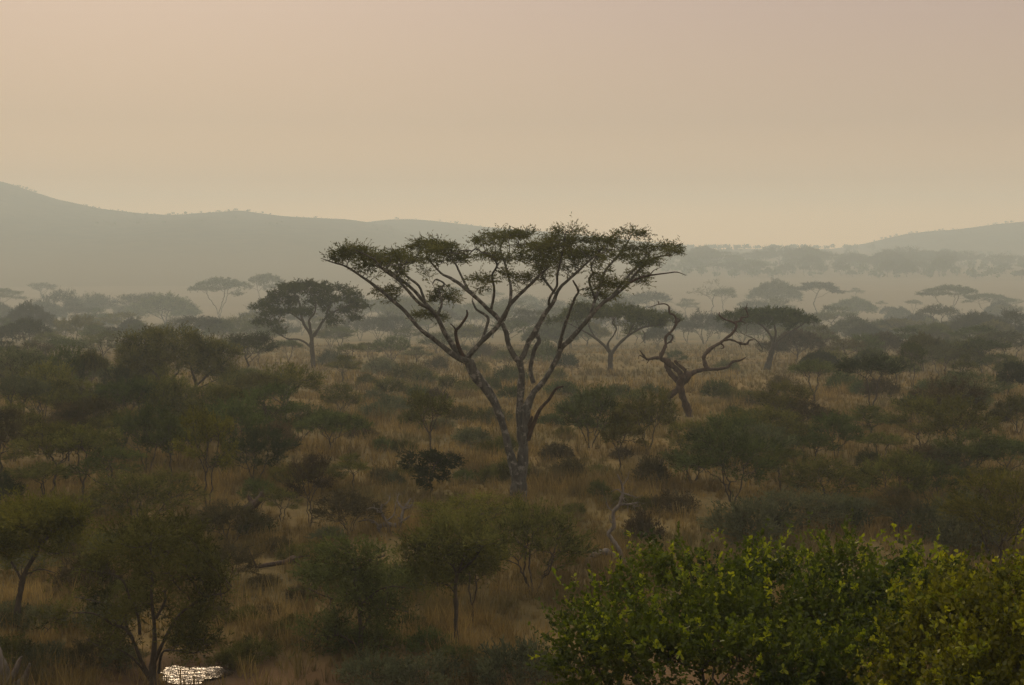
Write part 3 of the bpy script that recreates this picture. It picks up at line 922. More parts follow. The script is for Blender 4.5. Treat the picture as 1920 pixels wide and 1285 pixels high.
P10 = [(150, 800, 180, 60, 0, 1.2), (330, 790, 200, 70, .5, 1.4), (520, 830, 190, 60, -.4, 1.3), (640, 920, 130, 50, 0, .9), (30, 880, 150, 70, .5, 1.), (230, 890, 200, 60, -.7, 1.3), (430, 890, 180, 50, .7, 1.1), (-60, 980, 150, 70, 0, 1), (60, 1050, 150, 60, -.6, 1), (540, 990, 110, 40, -.4, .5), (420, 1090, 130, 40, -.6, .5), (-20, 1160, 120, 50, .6, .7), (360, 1240, 100, 30, -.4, .4)]
traced_tree('thorn_tree', Z10, (30, 1185), T10, P10, 'thorn tree leaning right at the far left edge of the foreground', leafmat='yellow', bark='bark', per=36, step=.15, kill=.24, tip=.009, padflat=.7,
            leafkw=dict(n_shoots=2100, m=10, slen=.55, L=.135, W=.031, up=.35, out=0, rnd=.5, jit=.07, spread=.42), seed=20, k=9, thr=2.)

# bare twisted sapling growing off a bowed trunk
ZF = (0., 0., 1.)
TW = [(0, 0, [(1098, 1068, 5), (1108, 1050, 6), (1120, 1040, 6.5), (1136, 1036, 6.5), (1152, 1043, 6), (1168, 1052, 6), (1180, 1058, 5)]),
      (0, .1, [(1166, 1046, 4.5), (1160, 1028, 4), (1148, 1012, 4), (1142, 1002, 3.6), (1152, 988, 3.4), (1151, 962, 3.2), (1163, 945, 3), (1168, 925, 2.6), (1166, 908, 2), (1158, 890, 1)]),
      (.1, -.3, [(1163, 946, 2), (1180, 946, 1.6), (1196, 942, .8)]), (.1, .3, [(1169, 925, 1.8), (1184, 930, 1.4), (1196, 934, .7)]), (.1, -.2, [(1152, 985, 1.4), (1143, 975, 1), (1144, 964, .5)]),
      (.1, .4, [(1170, 930, 1.2), (1158, 918, 1), (1146, 922, .5)]), (.1, .3, [(1167, 910, 1.2), (1176, 898, .9), (1180, 884, .4)]), (.1, .2, [(1150, 960, 1.2), (1140, 950, 1), (1136, 935, .5)]), (.1, -.2, [(1185, 945, 1), (1192, 950, .7), (1200, 948, .4)])]
traced_tree('dead_tree', ZF, (1170, 1060), TW, None, 'bare twisted sapling rising from a bowed fallen trunk', 'dead tree', bark='bark_grey', k=7, rough=.14, seed=31, spurs=40, knot=.06)
TW2 = [(0, 0, [(708, 990, 3), (722, 981, 4), (740, 984, 4.5), (752, 978, 3), (768, 968, 1.5)]), (0, .3, [(748, 998, 4), (752, 975, 3.4), (758, 955, 2.6), (770, 935, 1.2)]), (0, -.3, [(730, 998, 3.4), (727, 985, 3.), (714, 962, 2.4), (716, 945, 1)]),
       (0, .5, [(710, 998, 3), (706, 982, 2.4), (690, 975, 2), (672, 978, 1)]), (0, .6, [(722, 980, 2), (738, 965, 1.8), (742, 945, 1)]), (.2, .8, [(757, 957, 1.6), (745, 940, 1.2), (748, 925, .6)]), (.2, -.6, [(758, 955, 1.6), (772, 948, 1.2), (778, 930, .6)]), (0, -.7, [(714, 962, 1.6), (700, 952, 1.2), (688, 955, .6)]), (0, .4, [(716, 950, 1.4), (728, 940, 1.1), (732, 925, .5)])]
traced_tree('fallen_branches', ZF, (735, 1000), TW2, None, 'tangle of bare fallen grey branches beside a dark twiggy bush', 'branches', bark='bark_grey', k=7, rough=.14, seed=32, spurs=40)
TW3 = [(0, 0, [(452, 972, 9), (462, 958, 9), (474, 946, 8), (486, 934, 7), (492, 924, 5)]), (0, .3, [(470, 950, 5), (470, 940, 4), (466, 930, 2.4)])]
traced_tree('dead_snag', ZF, (455, 972), TW3, None, 'short thick dark dead trunk leaning right among bushes', 'dead tree', bark='bark_dead', k=9, rough=.14, seed=33)
TW4 = [(0, .2, [(478, 1066, 2.5), (500, 1060, 3.5), (522, 1057, 4), (540, 1054, 5), (552, 1048, 6), (562, 1056, 5)]), (0, .4, [(548, 1050, 3), (562, 1044, 2.4), (580, 1042, 1)]), (0, -.3, [(482, 1066, 2.5), (474, 1048, 1.8), (466, 1030, .8)])]
traced_tree('fallen_log', ZF, (520, 1066), TW4, None, 'dark fallen log lying in the dry grass, with one raised twig', 'log', bark='bark_dead', k=9, rough=.15, seed=34)
TW5 = [(0, 0, [(14, 1290, 10), (8, 1262, 9), (4, 1240, 8), (-4, 1215, 6)]), (0, -.4, [(14, 1280, 7), (26, 1262, 6), (36, 1240, 4), (40, 1232, 2)]), (0, -.5, [(20, 1290, 7), (44, 1275, 6), (52, 1258, 4), (56, 1245, 2)])]
traced_tree('dead_stump', ZF, (16, 1292), TW5, None, 'pale grey weathered stump in the bottom left corner', 'stump', bark='bark_grey', k=9, rough=.15, seed=35)

# ------------------------------------------------------------------ broad-leaved green bushes right in front
def leaf_bush(name, base, clumps, label, mats, n_shoots, seed, young_share=.16):
    rng = np.random.default_rng(seed)
    e = empty(name, base)
    tag(e, label, 'bush', 'leafy green bushes in the foreground')
    A = []
    for (px, py, hw, hh, Y) in clumps:
        c = at(px, py, Y) - base
        k = Y / FPX
        A.append(ell(34, c - np.array([0, 0, .24]), (hw * k * .62, hw * k * .6, hh * k * .55), rng))
    A = np.vstack(A)
    ls = []
    for i in range(5):
        a = 1.256 * i + .3
        ls.append([np.array([math.cos(a) * .15 * (1 + j * .5), math.sin(a) * .15 * (1 + j * .5), -.2 + .35 * j]) for j in range(4)])
    pos, par = chain(ls)
    P, pa = grow(pos, par, A, .16, .24, noise=.3, rng=rng)
    r = radii(P, pa, .006, 2.2, rmax=.11)
    V, F = tubes(P, pa, r, 6)
    link('trunk', mesh_np('trunk', V, F, M['bark'], smooth=True), e)
    b, d = tips_of(P, pa, r, .006 * 2.6)
    center = np.array([0, 0, 2.5])
    for key, ns, jj, mt, al in (('crown', n_shoots, .13, mats[0], (.05, 1)), ('young_leaves', int(n_shoots * young_share), .10, mats[1], (.75, 1.1))):
        if key == 'young_leaves':
            # fresh growth sits on the outer tips
            hgt_s = b[:, 2] + np.linalg.norm(b[:, :2], axis=1) * .4
            sel = hgt_s > np.percentile(hgt_s, 45)
            bb, dd = b[sel], d[sel]
        else:
            bb, dd = b, d
        n, m = ns, 22 if key == 'crown' else 13
        pick = rng.integers(0, len(bb), n)
        p0 = bb[pick] + rng.normal(0, jj, (n, 3))
        dr = nrm(dd[pick] * .5 + .45 * nrm(p0 - center) + np.array([0, 0, .5]) + rng.normal(0, .4, (n, 3)))
        sl = .38 * rng.uniform(.4, 1.7, n) * np.where(rng.uniform(0, 1, n) < .08, 1.6, 1.0)
        t = rng.uniform(al[0], al[1], (n, m))
        p = p0[:, None, :] + dr[:, None, :] * (sl[:, None] * t)[:, :, None]
        ld = nrm(dr[:, None, :] * .6 + rng.normal(0, .62, (n, m, 3)) + np.array([0, 0, .12]))
        sd = nrm(np.cross(ld, rng.normal(0, 1, (n, m, 3))))
        up = np.cross(sd, ld)
        L = (.060 * rng.uniform(.4, 1.5, (n, m)))[:, :, None]
        W = L * .52
        v = np.stack([p, p + ld * L * .35 + sd * W * .42 + up * L * .06, p + ld * L * .75 + sd * W * .5 + up * L * .08, p + ld * L + up * L * -.04, p + ld * L * .75 - sd * W * .5 + up * L * .08, p + ld * L * .35 - sd * W * .42 + up * L * .06, p + ld * L * .6], axis=2).reshape(-1, 3)
        i0 = np.arange(0, len(v), 7)
        f = np.concatenate([np.stack([i0, i0 + 1, i0 + 2, i0 + 6], 1), np.stack([i0 + 6, i0 + 2, i0 + 3, i0 + 4], 1), np.stack([i0, i0 + 6, i0 + 4, i0 + 5], 1)])
        o = link(key, mesh_np(key, v, f, M[mt]), e)
        if key == 'young_leaves':
            o['label'] = 'lighter lime young leaves at the shoot tips'
    return e


def gp(px, Y):
    x = (px - 960) / FPX * Y
    return np.array([x, Y, float(hgt(x, Y))])


CL1 = [(1110, 1150, 55, 36, 20.5), (1080, 1205, 45, 40, 20), (1165, 1105, 50, 28, 21), (1218, 1052, 32, 34, 21), (1205, 1145, 70, 36, 19.5), (1295, 1052, 40, 30, 21.5), (1300, 1120, 80, 45, 20), (1375, 1085, 50, 28, 21.5), (1425, 1032, 42, 34, 22), (1400, 1120, 80, 45, 19.6), (1480, 1060, 60, 40, 21),
       (1540, 1045, 55, 30, 22), (1520, 1110, 80, 40, 20.2), (1610, 1020, 50, 32, 22), (1625, 1080, 80, 45, 20.6), (1690, 1040, 45, 36, 21.5), (1740, 1080, 60, 40, 21), (1700, 1130, 80, 40, 20), (1790, 1090, 45, 35, 21), (1180, 1190, 90, 35, 19.2), (1300, 1200, 90, 35, 18.8), (1420, 1200, 90, 40, 18.6), (1540, 1190, 90, 40, 19), (1650, 1190, 80, 40, 19.4),
       (1110, 1260, 60, 30, 19.6), (1230, 1262, 60, 24, 18.6), (1460, 1265, 100, 36, 18.2), (1580, 1262, 90, 36, 18.6), (1390, 1160, 80, 30, 22), (1250, 1165, 70, 30, 22), (1530, 1160, 80, 30, 22.4), (1650, 1150, 70, 30, 22.4), (1410, 1130, 70, 30, 20.4), (1440, 1170, 70, 30, 19.6), (1500, 1330, 160, 40, 18.2), (1300, 1330, 90, 25, 18.6)]
leaf_bush('leafy_bush', gp(1400, 20), CL1, 'large bright green broad-leaved bush, biggest of the foreground', ('lush', 'young'), 3500, 41)
CL2 = [(1830, 1090, 55, 32, 18), (1900, 1085, 50, 30, 18), (1780, 1130, 60, 35, 17.6), (1860, 1150, 80, 40, 17), (1740, 1180, 60, 40, 17.4), (1700, 1230, 60, 40, 17), (1800, 1220, 80, 45, 16.4), (1900, 1210, 70, 45, 16.6), (1680, 1280, 50, 30, 17), (1780, 1300, 90, 35, 16), (1900, 1300, 90, 35, 16), (1960, 1120, 60, 40, 17.5), (1980, 1220, 60, 50, 16.5)]
leaf_bush('leafy_bush', gp(1850, 17), CL2, 'yellowish green leafy bush in the bottom right corner', ('lush_yellow', 'young'), 3200, 42, .14)

# ------------------------------------------------------------------ every other tree and bush: (kind, base px, base py, crown width px, height px, leaf colour, label)
LIST = [
    # far acacias on the pale plain, left
    ('layered_acacia', 412, 603, 106, 82, 'grey', 'tall twin-stemmed pale acacia with thin layered crown, rising beside a fainter one', 2),
    ('layered_acacia', 500, 596, 70, 82, 'grey', 'faint hazy layered acacia behind the broad dark single-trunk acacia', 0),
    ('domed_acacia', 310, 615, 122, 63, 'green', 'rounded dark acacia with forked trunk, left of the twin-stemmed pale acacia', 1),
    ('thorn_tree', 82, 565, 48, 35, 'grey', 'tiny lone acacia standing out on the open plain at far left', 0),
    ('layered_acacia', 0, 598, 92, 58, 'grey', 'half-cut hazy acacia at the left picture edge on the plain', 1),
    ('thorn_tree', 228, 606, 36, 34, 'grey', 'faint rounded tree poking up beyond the bush belt, left of the forked dark acacia', 0),
    ('domed_acacia', 163, 627, 62, 36, 'green', 'domed acacia at the edge of the plain, two trees left of the forked dark acacia', 0),
    ('domed_acacia', 204, 624, 46, 33, 'green', 'small domed acacia directly beside a bigger domed one on the plain edge', 1),
    ('domed_acacia', 396, 634, 62, 38, 'dark', 'low dark dome-shaped acacia under the twin-stemmed pale acacia', 0),
    ('thorn_tree', 350, 618, 56, 38, 'green', 'round dark tree touching the right side of the forked dark acacia', 2),
    ('thorn_tree', 438, 632, 42, 32, 'green', 'small round tree just right of the low dark dome under the pale twin acacia', 3),
    # far, centre
    ('bare_tree', 975, 600, 62, 60, 'grey', 'hazy thin-crowned tree seen between the centre limbs of the tallest acacia', 0),
    ('thorn_tree', 735, 620, 50, 33, 'green', 'hazy round tree right of the broad single-trunk acacia', 1),
    ('thorn_tree', 875, 612, 50, 42, 'green', 'hazy grey tree seen between the left limbs of the tallest acacia', 4),
    # far, right
    ('bare_tree', 1334, 592, 84, 68, 'grey', 'almost leafless spreading tree on the plain with a slanting second stem', 0),
    ('thorn_tree', 1357, 584, 46, 44, 'grey', 'round leafy tree growing against the almost leafless spreading tree', 0),
    ('thorn_tree', 1287, 596, 44, 36, 'grey', 'small pale flat tree left of the almost leafless spreading tree', 1),
    ('domed_acacia', 1453, 582, 94, 57, 'grey', 'broad pale umbrella tree on the plain, above the leaning flat-topped acacia', 0),
    ('layered_acacia', 1533, 589, 98, 60, 'dark', 'dark acacia with several clear cloud-like crown pads and forked stems', 1),
    ('thorn_tree', 1605, 560, 30, 20, 'grey', 'tiny pale flat tree far out on the plain, above the curved-trunk dome', 1),
    ('domed_acacia', 1601, 600, 86, 42, 'green', 'dome-shaped acacia with short curved trunk on the plain', 0),
    ('umbrella_acacia', 1668, 600, 40, 25, 'dark', 'small dark flat-crowned tree right of the curved-trunk dome', 1),
    ('thorn_tree', 1652, 578, 20, 14, 'grey', 'faint little tree just behind the small dark flat-crowned one', 1),
    ('layered_acacia', 1780, 601, 106, 66, 'green', 'largest hazy acacia of the right plain, with a heavy stacked crown', 2),
    ('layered_acacia', 1850, 598, 92, 47, 'green', 'wide low layered acacia to the right of the heavy stacked crown', 0),
    ('thorn_tree', 1712, 588, 32, 26, 'grey', 'faint small tree left of the heavy stacked acacia crown', 2),
    ('thorn_tree', 1902, 582, 34, 22, 'grey', 'faint small tree at the right edge of the far plain', 4),
    ('thorn_tree', 1398, 600, 32, 36, 'grey', 'pale round tree between the leafless tree and the broad pale umbrella tree', 3),
    ('domed_acacia', 1436, 590, 38, 22, 'grey', 'low pale dome under the broad pale umbrella tree', 0),
    # bush belt behind the tall tree, right
    ('domed_acacia', 1600, 645, 84, 52, 'green', 'spreading flat tree below the curved-trunk dome', 0),
    ('domed_acacia', 1650, 640, 62, 40, 'green', 'rounded bushy tree right of the spreading flat tree below the dome', 1),
    ('thorn_tree', 1735, 656, 76, 50, 'green', 'rounded dark tree in front of the heavy stacked acacia', 0),
    ('thorn_tree', 1782, 646, 56, 44, 'green', 'dark tree tucked right behind the rounded one before the stacked acacia', 2),
    ('domed_acacia', 1836, 648, 110, 62, 'dark', 'wide dark tree in front of the wide low layered acacia', 1),
    ('thorn_tree', 1898, 650, 62, 70, 'dark', 'tall dark round tree near the right edge of the bush belt', 3),
    ('thorn_tree', 1555, 664, 50, 42, 'brown', 'brownish small tree right of the leaning flat-topped acacia', 1),
    ('umbrella_acacia', 1856, 674, 82, 50, 'olive', 'flat spreading tree in front of the wide dark tree near the right edge', 2),
    ('thorn_tree', 1712, 730, 54, 90, 'green', 'tall slim tree with curved leaning stem in the right field', 4),
    ('thorn_tree', 1630, 777, 124, 112, 'dark', 'large dark round-headed tree with forked trunk on the right', 2),
    ('thorn_tree', 1527, 752, 96, 78, 'green', 'ragged two-stemmed tree left of the large dark round-headed tree', 2),
    ('thorn_tree', 1786, 737, 40, 42, 'green', 'little thin-stemmed tree between two small trees in the right grass', 1),
    ('thorn_tree', 1810, 732, 46, 68, 'olive', 'thin-stemmed flat-topped small tree in the right grass', 1),
    ('ragged_tree', 1892, 745, 62, 66, 'dark', 'ragged very dark tree near the right edge', 0),
    ('thorn_bush', 1790, 858, 146, 118, 'olive', 'broad layered many-stemmed thorn bush on the right', 2),
    ('thorn_bush', 1870, 806, 44, 40, 'dark', 'small round dark bush beside the broad layered thorn bush', 0),
    ('thorn_bush', 1568, 862, 96, 92, 'green', 'upright thorn bush with splayed stems above the leafy foreground bush', 4),
    ('thorn_bush', 1630, 892, 54, 50, 'dark', 'blue-green dark bush right of the upright thorn bush with splayed stems', 3),
    ('thorn_bush', 1722, 910, 106, 78, 'brown', 'brown dome-shaped twiggy bush left below the broad layered thorn bush', 0),
    ('thorn_bush', 1483, 852, 96, 64, 'olive', 'dense olive bush touching the big round green bush from behind', 1),
    ('thorn_bush', 1372, 942, 198, 142, 'green', 'big round green thorn bush with dark stems, right of centre', 2),
    ('low_shrub', 1345, 748, 60, 36, 'green', 'green shrub at the foot of the dead twisted tree, on its right', 0),
    ('thorn_bush', 1418, 808, 80, 40, 'green', 'low flat green shrub behind the big round green bush', 1),
    ('umbrella_acacia', 1892, 906, 150, 82, 'green', 'flat dark green thorn tree cut by the right edge, above the pale dome bush', 0),
    ('thorn_bush', 1872, 1064, 214, 178, 'yellow', 'big pale olive dome bush at the right edge', 1),
    ('thorn_bush', 1490, 1000, 170, 84, 'grey', 'grey-green feathery bush directly behind the leafy foreground bush', 3),
    ('thorn_bush', 1555, 946, 180, 90, 'olive', 'wide olive bush between the big round bush and the brown dome bush', 0),
    ('thorn_tree', 1682, 1014, 84, 104, 'brown', 'thin brown half-bare tree behind the leafy foreground bush', 1),
    ('thorn_bush', 1630, 990, 100, 60, 'grey', 'greyish bush left of the thin brown half-bare tree', 4),
    # centre
    ('thorn_bush', 1106, 840, 122, 118, 'green', 'many-stemmed fan-shaped thorn tree right of the tallest trunk', 0),
    ('thorn_tree', 1165, 900, 84, 130, 'olive', 'slim single-stem sapling between two fan-shaped thorn trees', 1),
    ('thorn_bush', 1215, 850, 112, 122, 'olive', 'fan-shaped thorn tree in front of the dead twisted tree', 4),
    ('low_shrub', 1068, 902, 66, 44, 'brown', 'dark low shrub right of the tallest trunk base', 0),
    ('low_shrub', 1262, 962, 92, 42, 'brown', 'wide dark brown shrub left below the big round green bush', 1),
    ('low_shrub', 1206, 1020, 74, 62, 'brown', 'tall brown shrub above the left end of the leafy bush', 2),
    ('thorn_bush', 1125, 948, 46, 50, 'green', 'narrow upright green shrub beside the bare sapling', 4),
    ('low_shrub', 1222, 910, 66, 56, 'brown', 'grey-brown shrub under the fan-shaped thorn tree by the dead tree', 0),
    ('thorn_tree', 806, 872, 84, 140, 'olive', 'tall wispy column-shaped thorn tree in the middle grass', 0),
    ('ragged_tree', 806, 928, 112, 84, 'dark', 'ragged tree with drooping dark green foliage, left of the tallest trunk', 1),
    ('thorn_bush', 1002, 1116, 208, 182, 'olive', 'broad dense thorn bush below the tallest trunk', 3),
    ('thorn_bush', 884, 1002, 196, 74, 'yellow', 'low wide yellow-green bush at the foot of the tallest tree', 1),
    ('thorn_tree', 886, 1166, 120, 150, 'olive', 'second stem tree right behind the slim straight-stemmed one', 2),
    ('low_shrub', 700, 1290, 130, 70, 'grey', 'grey-green shrub at the bottom edge, centre left', 1),
    ('low_shrub', 800, 1292, 150, 66, 'grey', 'feathery pale shrub at the bottom edge below the slim tree', 0),
    ('low_shrub', 970, 1290, 190, 92, 'grey', 'wide pale grey shrub at the bottom edge left of the leafy bush', 2),
    ('low_shrub', 805, 1222, 90, 46, 'green', 'dark green shrub left of the slim tree foot', 0),
    # left
    ('thorn_bush', 270, 995, 212, 118, 'olive', 'wide dome bush behind the large feathery foreground tree', 3),
    ('thorn_tree', 320, 908, 96, 130, 'green', 'flat-topped tree with a straight bare trunk, left of a pale-footed one', 1),
    ('thorn_tree', 391, 958, 110, 196, 'yellow', 'tall yellow-green flat tree with pale dark-footed trunk', 4),
    ('thorn_bush', 478, 912, 150, 112, 'dark', 'dark layered bush right of the tall yellow-green flat tree', 2),
    ('umbrella_acacia', 622, 852, 136, 80, 'green', 'small umbrella tree with thin forked stem left of the middle grass', 0),
    ('thorn_bush', 535, 778, 140, 96, 'yellow', 'yellow-olive two-stemmed tree below the broad single-trunk acacia', 4),
    ('thorn_bush', 560, 828, 150, 70, 'green', 'green bush mass in front of the yellow-olive two-stemmed tree', 1),
    ('thorn_bush', 640, 780, 74, 62, 'olive', 'small fan-shaped tree right of the yellow-olive two-stemmed tree', 0),
    ('thorn_tree', 645, 724, 70, 58, 'olive', 'small flat-topped tree right below the broad single-trunk acacia', 1),
    ('thorn_tree', 580, 992, 84, 142, 'brown', 'thin forked brownish tree left of the dark twiggy bush', 4),
    ('thorn_tree', 660, 924, 72, 74, 'olive', 'small forked sapling above the dark twiggy bush', 1),
    ('thorn_bush', 655, 1000, 124, 84, 'brown', 'dark brown round twiggy bush beside the fallen branches', 0),
    ('low_shrub', 478, 1006, 70, 44, 'dark', 'round dark shrub under the short leaning dead trunk', 0),
    ('thorn_tree', 100, 930, 150, 140, 'olive', 'pale thin-trunked tree with wide crown at the left', 1),
    ('thorn_bush', 8, 968, 70, 90, 'dark', 'very dark bush at the left picture edge', 0),
    ('thorn_tree', 80, 958, 110, 92, 'olive', 'small dark-stemmed tree below the pale thin-trunked one', 2),
    ('umbrella_acacia', 170, 762, 60, 106, 'olive', 'narrow tree with paired dark trunks left of the big bushy tree', 0),
    ('thorn_tree', 130, 692, 80, 60, 'green', 'round dark tree in the left bush belt', 0),
    ('umbrella_acacia', 48, 668, 98, 70, 'dark', 'dark flat tree in the left bush belt close to the edge', 1),
    ('thorn_tree', 176, 654, 50, 46, 'green', 'small tree behind the round dark one in the left belt', 3),
    ('thorn_tree', 122, 644, 56, 36, 'green', 'flat small crown behind the dark flat tree in the left belt', 1),
    ('thorn_tree', 100, 728, 88, 46, 'green', 'spreading tree below the dark flat tree at left', 4),
    ('thorn_tree', 75, 774, 120, 58, 'green', 'flat-crowned tree above the pale thin-trunked one', 1),
    ('thorn_bush', 10, 745, 64, 60, 'olive', 'olive bush cut by the left edge', 4),
    ('thorn_bush', 228, 770, 80, 84, 'dark', 'dark bush at the left foot of the big bushy tree', 0),
    ('thorn_bush', 436, 776, 90, 80, 'olive', 'thin twiggy bush right of the big bushy tree', 2),
    ('thorn_tree', 470, 710, 96, 88, 'dark', 'dark tree behind the right shoulder of the big bushy tree', 0),
    ('thorn_tree', 540, 682, 52, 46, 'green', 'hazy small tree left of the broad single-trunk acacia foot', 2),
    ('thorn_tree', 640, 652, 66, 40, 'green', 'hazy flat tree right behind the broad single-trunk acacia', 4),
    ('thorn_bush', 735, 678, 70, 48, 'green', 'hazy round bush in the middle distance right of the broad acacia', 1),
]
for kind, px, py, w, h, mt, lab, var in LIST:
    plant(kind, px, py, w, h, lab, mt, var)

# ------------------------------------------------------------------ the rest of the bush, region by region
def clear_of(px, py, w, mind):
    for t in THINGS:
        if abs(t[0] - px) < (t[2] + w) * mind and abs(t[1] - py) < 16 + .07 * (py - 560):
            return False
    for a in ((235, 742, 430, 815), (535, 690, 645, 742), (375, 600, 455, 640), (1490, 590, 1580, 628), (1295, 594, 1375, 635), (1565, 600, 1640, 628), (1730, 600, 1835, 630), (268, 614, 355, 640), (1415, 582, 1490, 600), (1070, 692, 1215, 740), (1395, 690, 1490, 738), (285, 900, 425, 1010), (560, 850, 690, 905), (1560, 776, 1700, 830), (1700, 850, 1860, 905), (1260, 935, 1480, 985)):
        if a[0] - w * .4 < px < a[2] + w * .4 and a[1] < py < a[3]:
            return False
    if 1225 < px < 1360 and 690 < py < 850:
        return False
    if py > 690 and abs(px - 966) < 70 + w * .4 and py > 905:
        return False
    return True


def fill(n, xr, yr, kinds, wr, hr, mats, mind=.3, avoid=()):
    k = tries = 0
    while k < n and tries < n * 40:
        tries += 1
        px, py = random.uniform(*xr), random.uniform(*yr)
        if any(a[0] < px < a[2] and a[1] < py < a[3] for a in avoid):
            continue
        w = random.uniform(*wr)
        if not clear_of(px, py, w, mind):
            continue
        plant(random.choice(kinds), px, py, w, w * random.uniform(*hr), None, random.choice(mats))
        k += 1


TREEKINDS = ['thorn_tree', 'thorn_tree', 'thorn_bush', 'domed_acacia', 'umbrella_acacia']
BELT = ['thorn_tree', 'thorn_bush', 'thorn_bush', 'thorn_tree', 'domed_acacia']
MIX = ['olive', 'green', 'green', 'olive', 'grey', 'dark', 'brown']
fill(66, (0, 900), (604, 652), BELT, (48, 92), (.6, .88), ['green', 'dark', 'olive', 'dark'], .14)
fill(76, (880, 1920), (604, 656), BELT, (48, 94), (.58, .85), ['green', 'dark', 'olive', 'dark'], .14)
fill(24, (0, 200), (640, 750), TREEKINDS[:3], (56, 96), (.65, .95), MIX, .24)
fill(10, (420, 560), (640, 760), TREEKINDS[:3], (50, 84), (.6, .85), MIX, .26)
fill(18, (640, 1280), (634, 690), ['thorn_tree', 'thorn_bush', 'thorn_bush', 'low_shrub'], (40, 76), (.5, .75), MIX, .3, [(1080, 660, 1260, 700)])
fill(46, (1440, 1920), (640, 716), TREEKINDS[:4], (56, 96), (.62, .9), MIX, .17)
fill(34, (0, 520), (750, 950), ['thorn_bush', 'thorn_tree', 'thorn_tree', 'thorn_tree'], (84, 140), (.8, 1.2), ['olive', 'green', 'olive', 'olive', 'grey', 'brown'], .17)
fill(12, (0, 470), (960, 1120), ['thorn_bush', 'thorn_bush', 'low_shrub'], (90, 150), (.5, .7), ['olive', 'grey', 'brown'], .2)
fill(7, (440, 620), (830, 1010), ['thorn_bush', 'thorn_tree'], (70, 110), (.6, .9), ['olive', 'green', 'brown'], .26)
fill(20, (1290, 1920), (800, 970), ['thorn_bush', 'thorn_bush', 'thorn_tree'], (90, 150), (.62, .9), ['olive', 'grey', 'olive', 'brown', 'green'], .16)
fill(12, (1400, 1920), (965, 1040), ['thorn_bush', 'thorn_bush', 'low_shrub'], (110, 170), (.45, .65), ['olive', 'grey', 'brown'], .16)
fill(44, (620, 960), (680, 920), ['low_shrub'], (40, 74), (.45, .65), ['brown', 'olive', 'olive', 'green', 'grey'], .24)
fill(30, (1030, 1520), (695, 830), ['low_shrub'], (40, 72), (.4, .6), ['brown', 'olive', 'olive', 'green'], .24)
fill(16, (990, 1290), (850, 1060), ['low_shrub'], (40, 66), (.4, .6), ['brown', 'olive'], .3, [(1090, 960, 1200, 1070)])
fill(8, (1480, 1920), (720, 800), ['low_shrub', 'thorn_bush'], (50, 84), (.45, .65), ['brown', 'olive', 'green'], .28)
fill(14, (400, 640), (1010, 1250), ['low_shrub'], (50, 90), (.4, .55), ['brown', 'olive', 'brown'], .3)
fill(10, (0, 240), (1030, 1270), ['low_shrub', 'low_shrub', 'thorn_bush'], (80, 130), (.45, .6), ['olive', 'brown', 'grey'], .24)
fill(10, (640, 1060), (1090, 1260), ['low_shrub', 'low_shrub', 'thorn_bush'], (70, 120), (.4, .55), ['brown', 'olive', 'green'], .22)
fill(10, (400, 640), (1000, 1250), ['low_shrub', 'thorn_bush'], (60, 110), (.45, .6), ['olive', 'grey', 'green'], .2)
# trees far out beyond the plain
FAR = []
k = 0
while k < 46:
    px = random.uniform(1262, 1935)
    py = random.uniform(496, 521) + max(0, (px - 1700) * .025)
    w = random.uniform(34, 86)
    if py > 512:
        w *= .5
    if all(abs(px - q[0]) > .2 * (w + q[1]) or abs(py - q[2]) > 5 for q in FAR):
        FAR.append((px, w, py))
        plant(random.choice(['domed_acacia', 'thorn_tree', 'thorn_bush', 'thorn_bush']), px, py, w, min(w * random.uniform(.62, .9), random.uniform(22, 40)), None, 'green')
        k += 1
fill(9, (560, 1240), (560, 600), ['thorn_tree', 'domed_acacia'], (26, 50), (.5, .7), ['green', 'grey'], .5)

# ------------------------------------------------------------------ labels for the rest: look + what stands next to it
LM = [(966, 942, 'the tallest tree trunk'), (1290, 780, 'the dead twisted tree'), (588, 690, 'the broad single-trunk acacia'), (1145, 700, 'the flat-topped acacia behind the tallest tree'),
      (1440, 694, 'the leaning flat-topped acacia'), (328, 762, 'the big bushy forked tree'), (289, 1285, 'the puddle-side feathery tree'), (677, 1236, 'the tiered dark foreground tree'),
      (855, 1212, 'the slim straight foreground tree'), (30, 1185, 'the right-leaning foreground tree'), (1400, 1180, 'the bright green leafy bush'), (1630, 777, 'the dark round-headed tree'),
      (1790, 858, 'the broad layered thorn bush'), (1372, 942, 'the big round green bush'), (1106, 840, 'the fan-shaped thorn tree near centre'), (806, 928, 'the ragged drooping tree'), (412, 603, 'the twin-stemmed pale acacia'),
      (310, 615, 'the forked dark acacia'), (1533, 589, 'the cloud-padded dark acacia'), (1601, 600, 'the curved-trunk dome'), (1780, 601, 'the heavy stacked acacia'), (1334, 592, 'the almost leafless plain tree'),
      (1892, 745, 'the ragged dark tree at right'), (1002, 1116, 'the broad dense central bush'), (391, 958, 'the tall yellow-green flat tree'), (622, 852, 'the small umbrella tree at left centre'), (1712, 730, 'the curved-stem slim tree'),
      (100, 930, 'the pale thin-trunked tree'), (1872, 1064, 'the pale olive dome at right'), (735, 1000, 'the fallen branches'), (170, 762, 'the paired-trunk narrow tree'), (520, 1066, 'the fallen log'), (48, 668, 'the dark flat tree at far left'),
      (1453, 582, 'the broad pale umbrella tree'), (535, 778, 'the yellow-olive two-stemmed tree'), (806, 872, 'the wispy column tree'), (1215, 850, 'the fan-shaped tree by the dead tree'), (1720, 910, 'the brown dome bush')]
NOUN = {'thorn_bush': 'thorn bush', 'thorn_tree': 'thorn tree', 'umbrella_acacia': 'flat-topped tree', 'domed_acacia': 'domed tree', 'layered_acacia': 'layered tree', 'low_shrub': 'low shrub', 'ragged_tree': 'ragged tree', 'bare_tree': 'bare tree'}
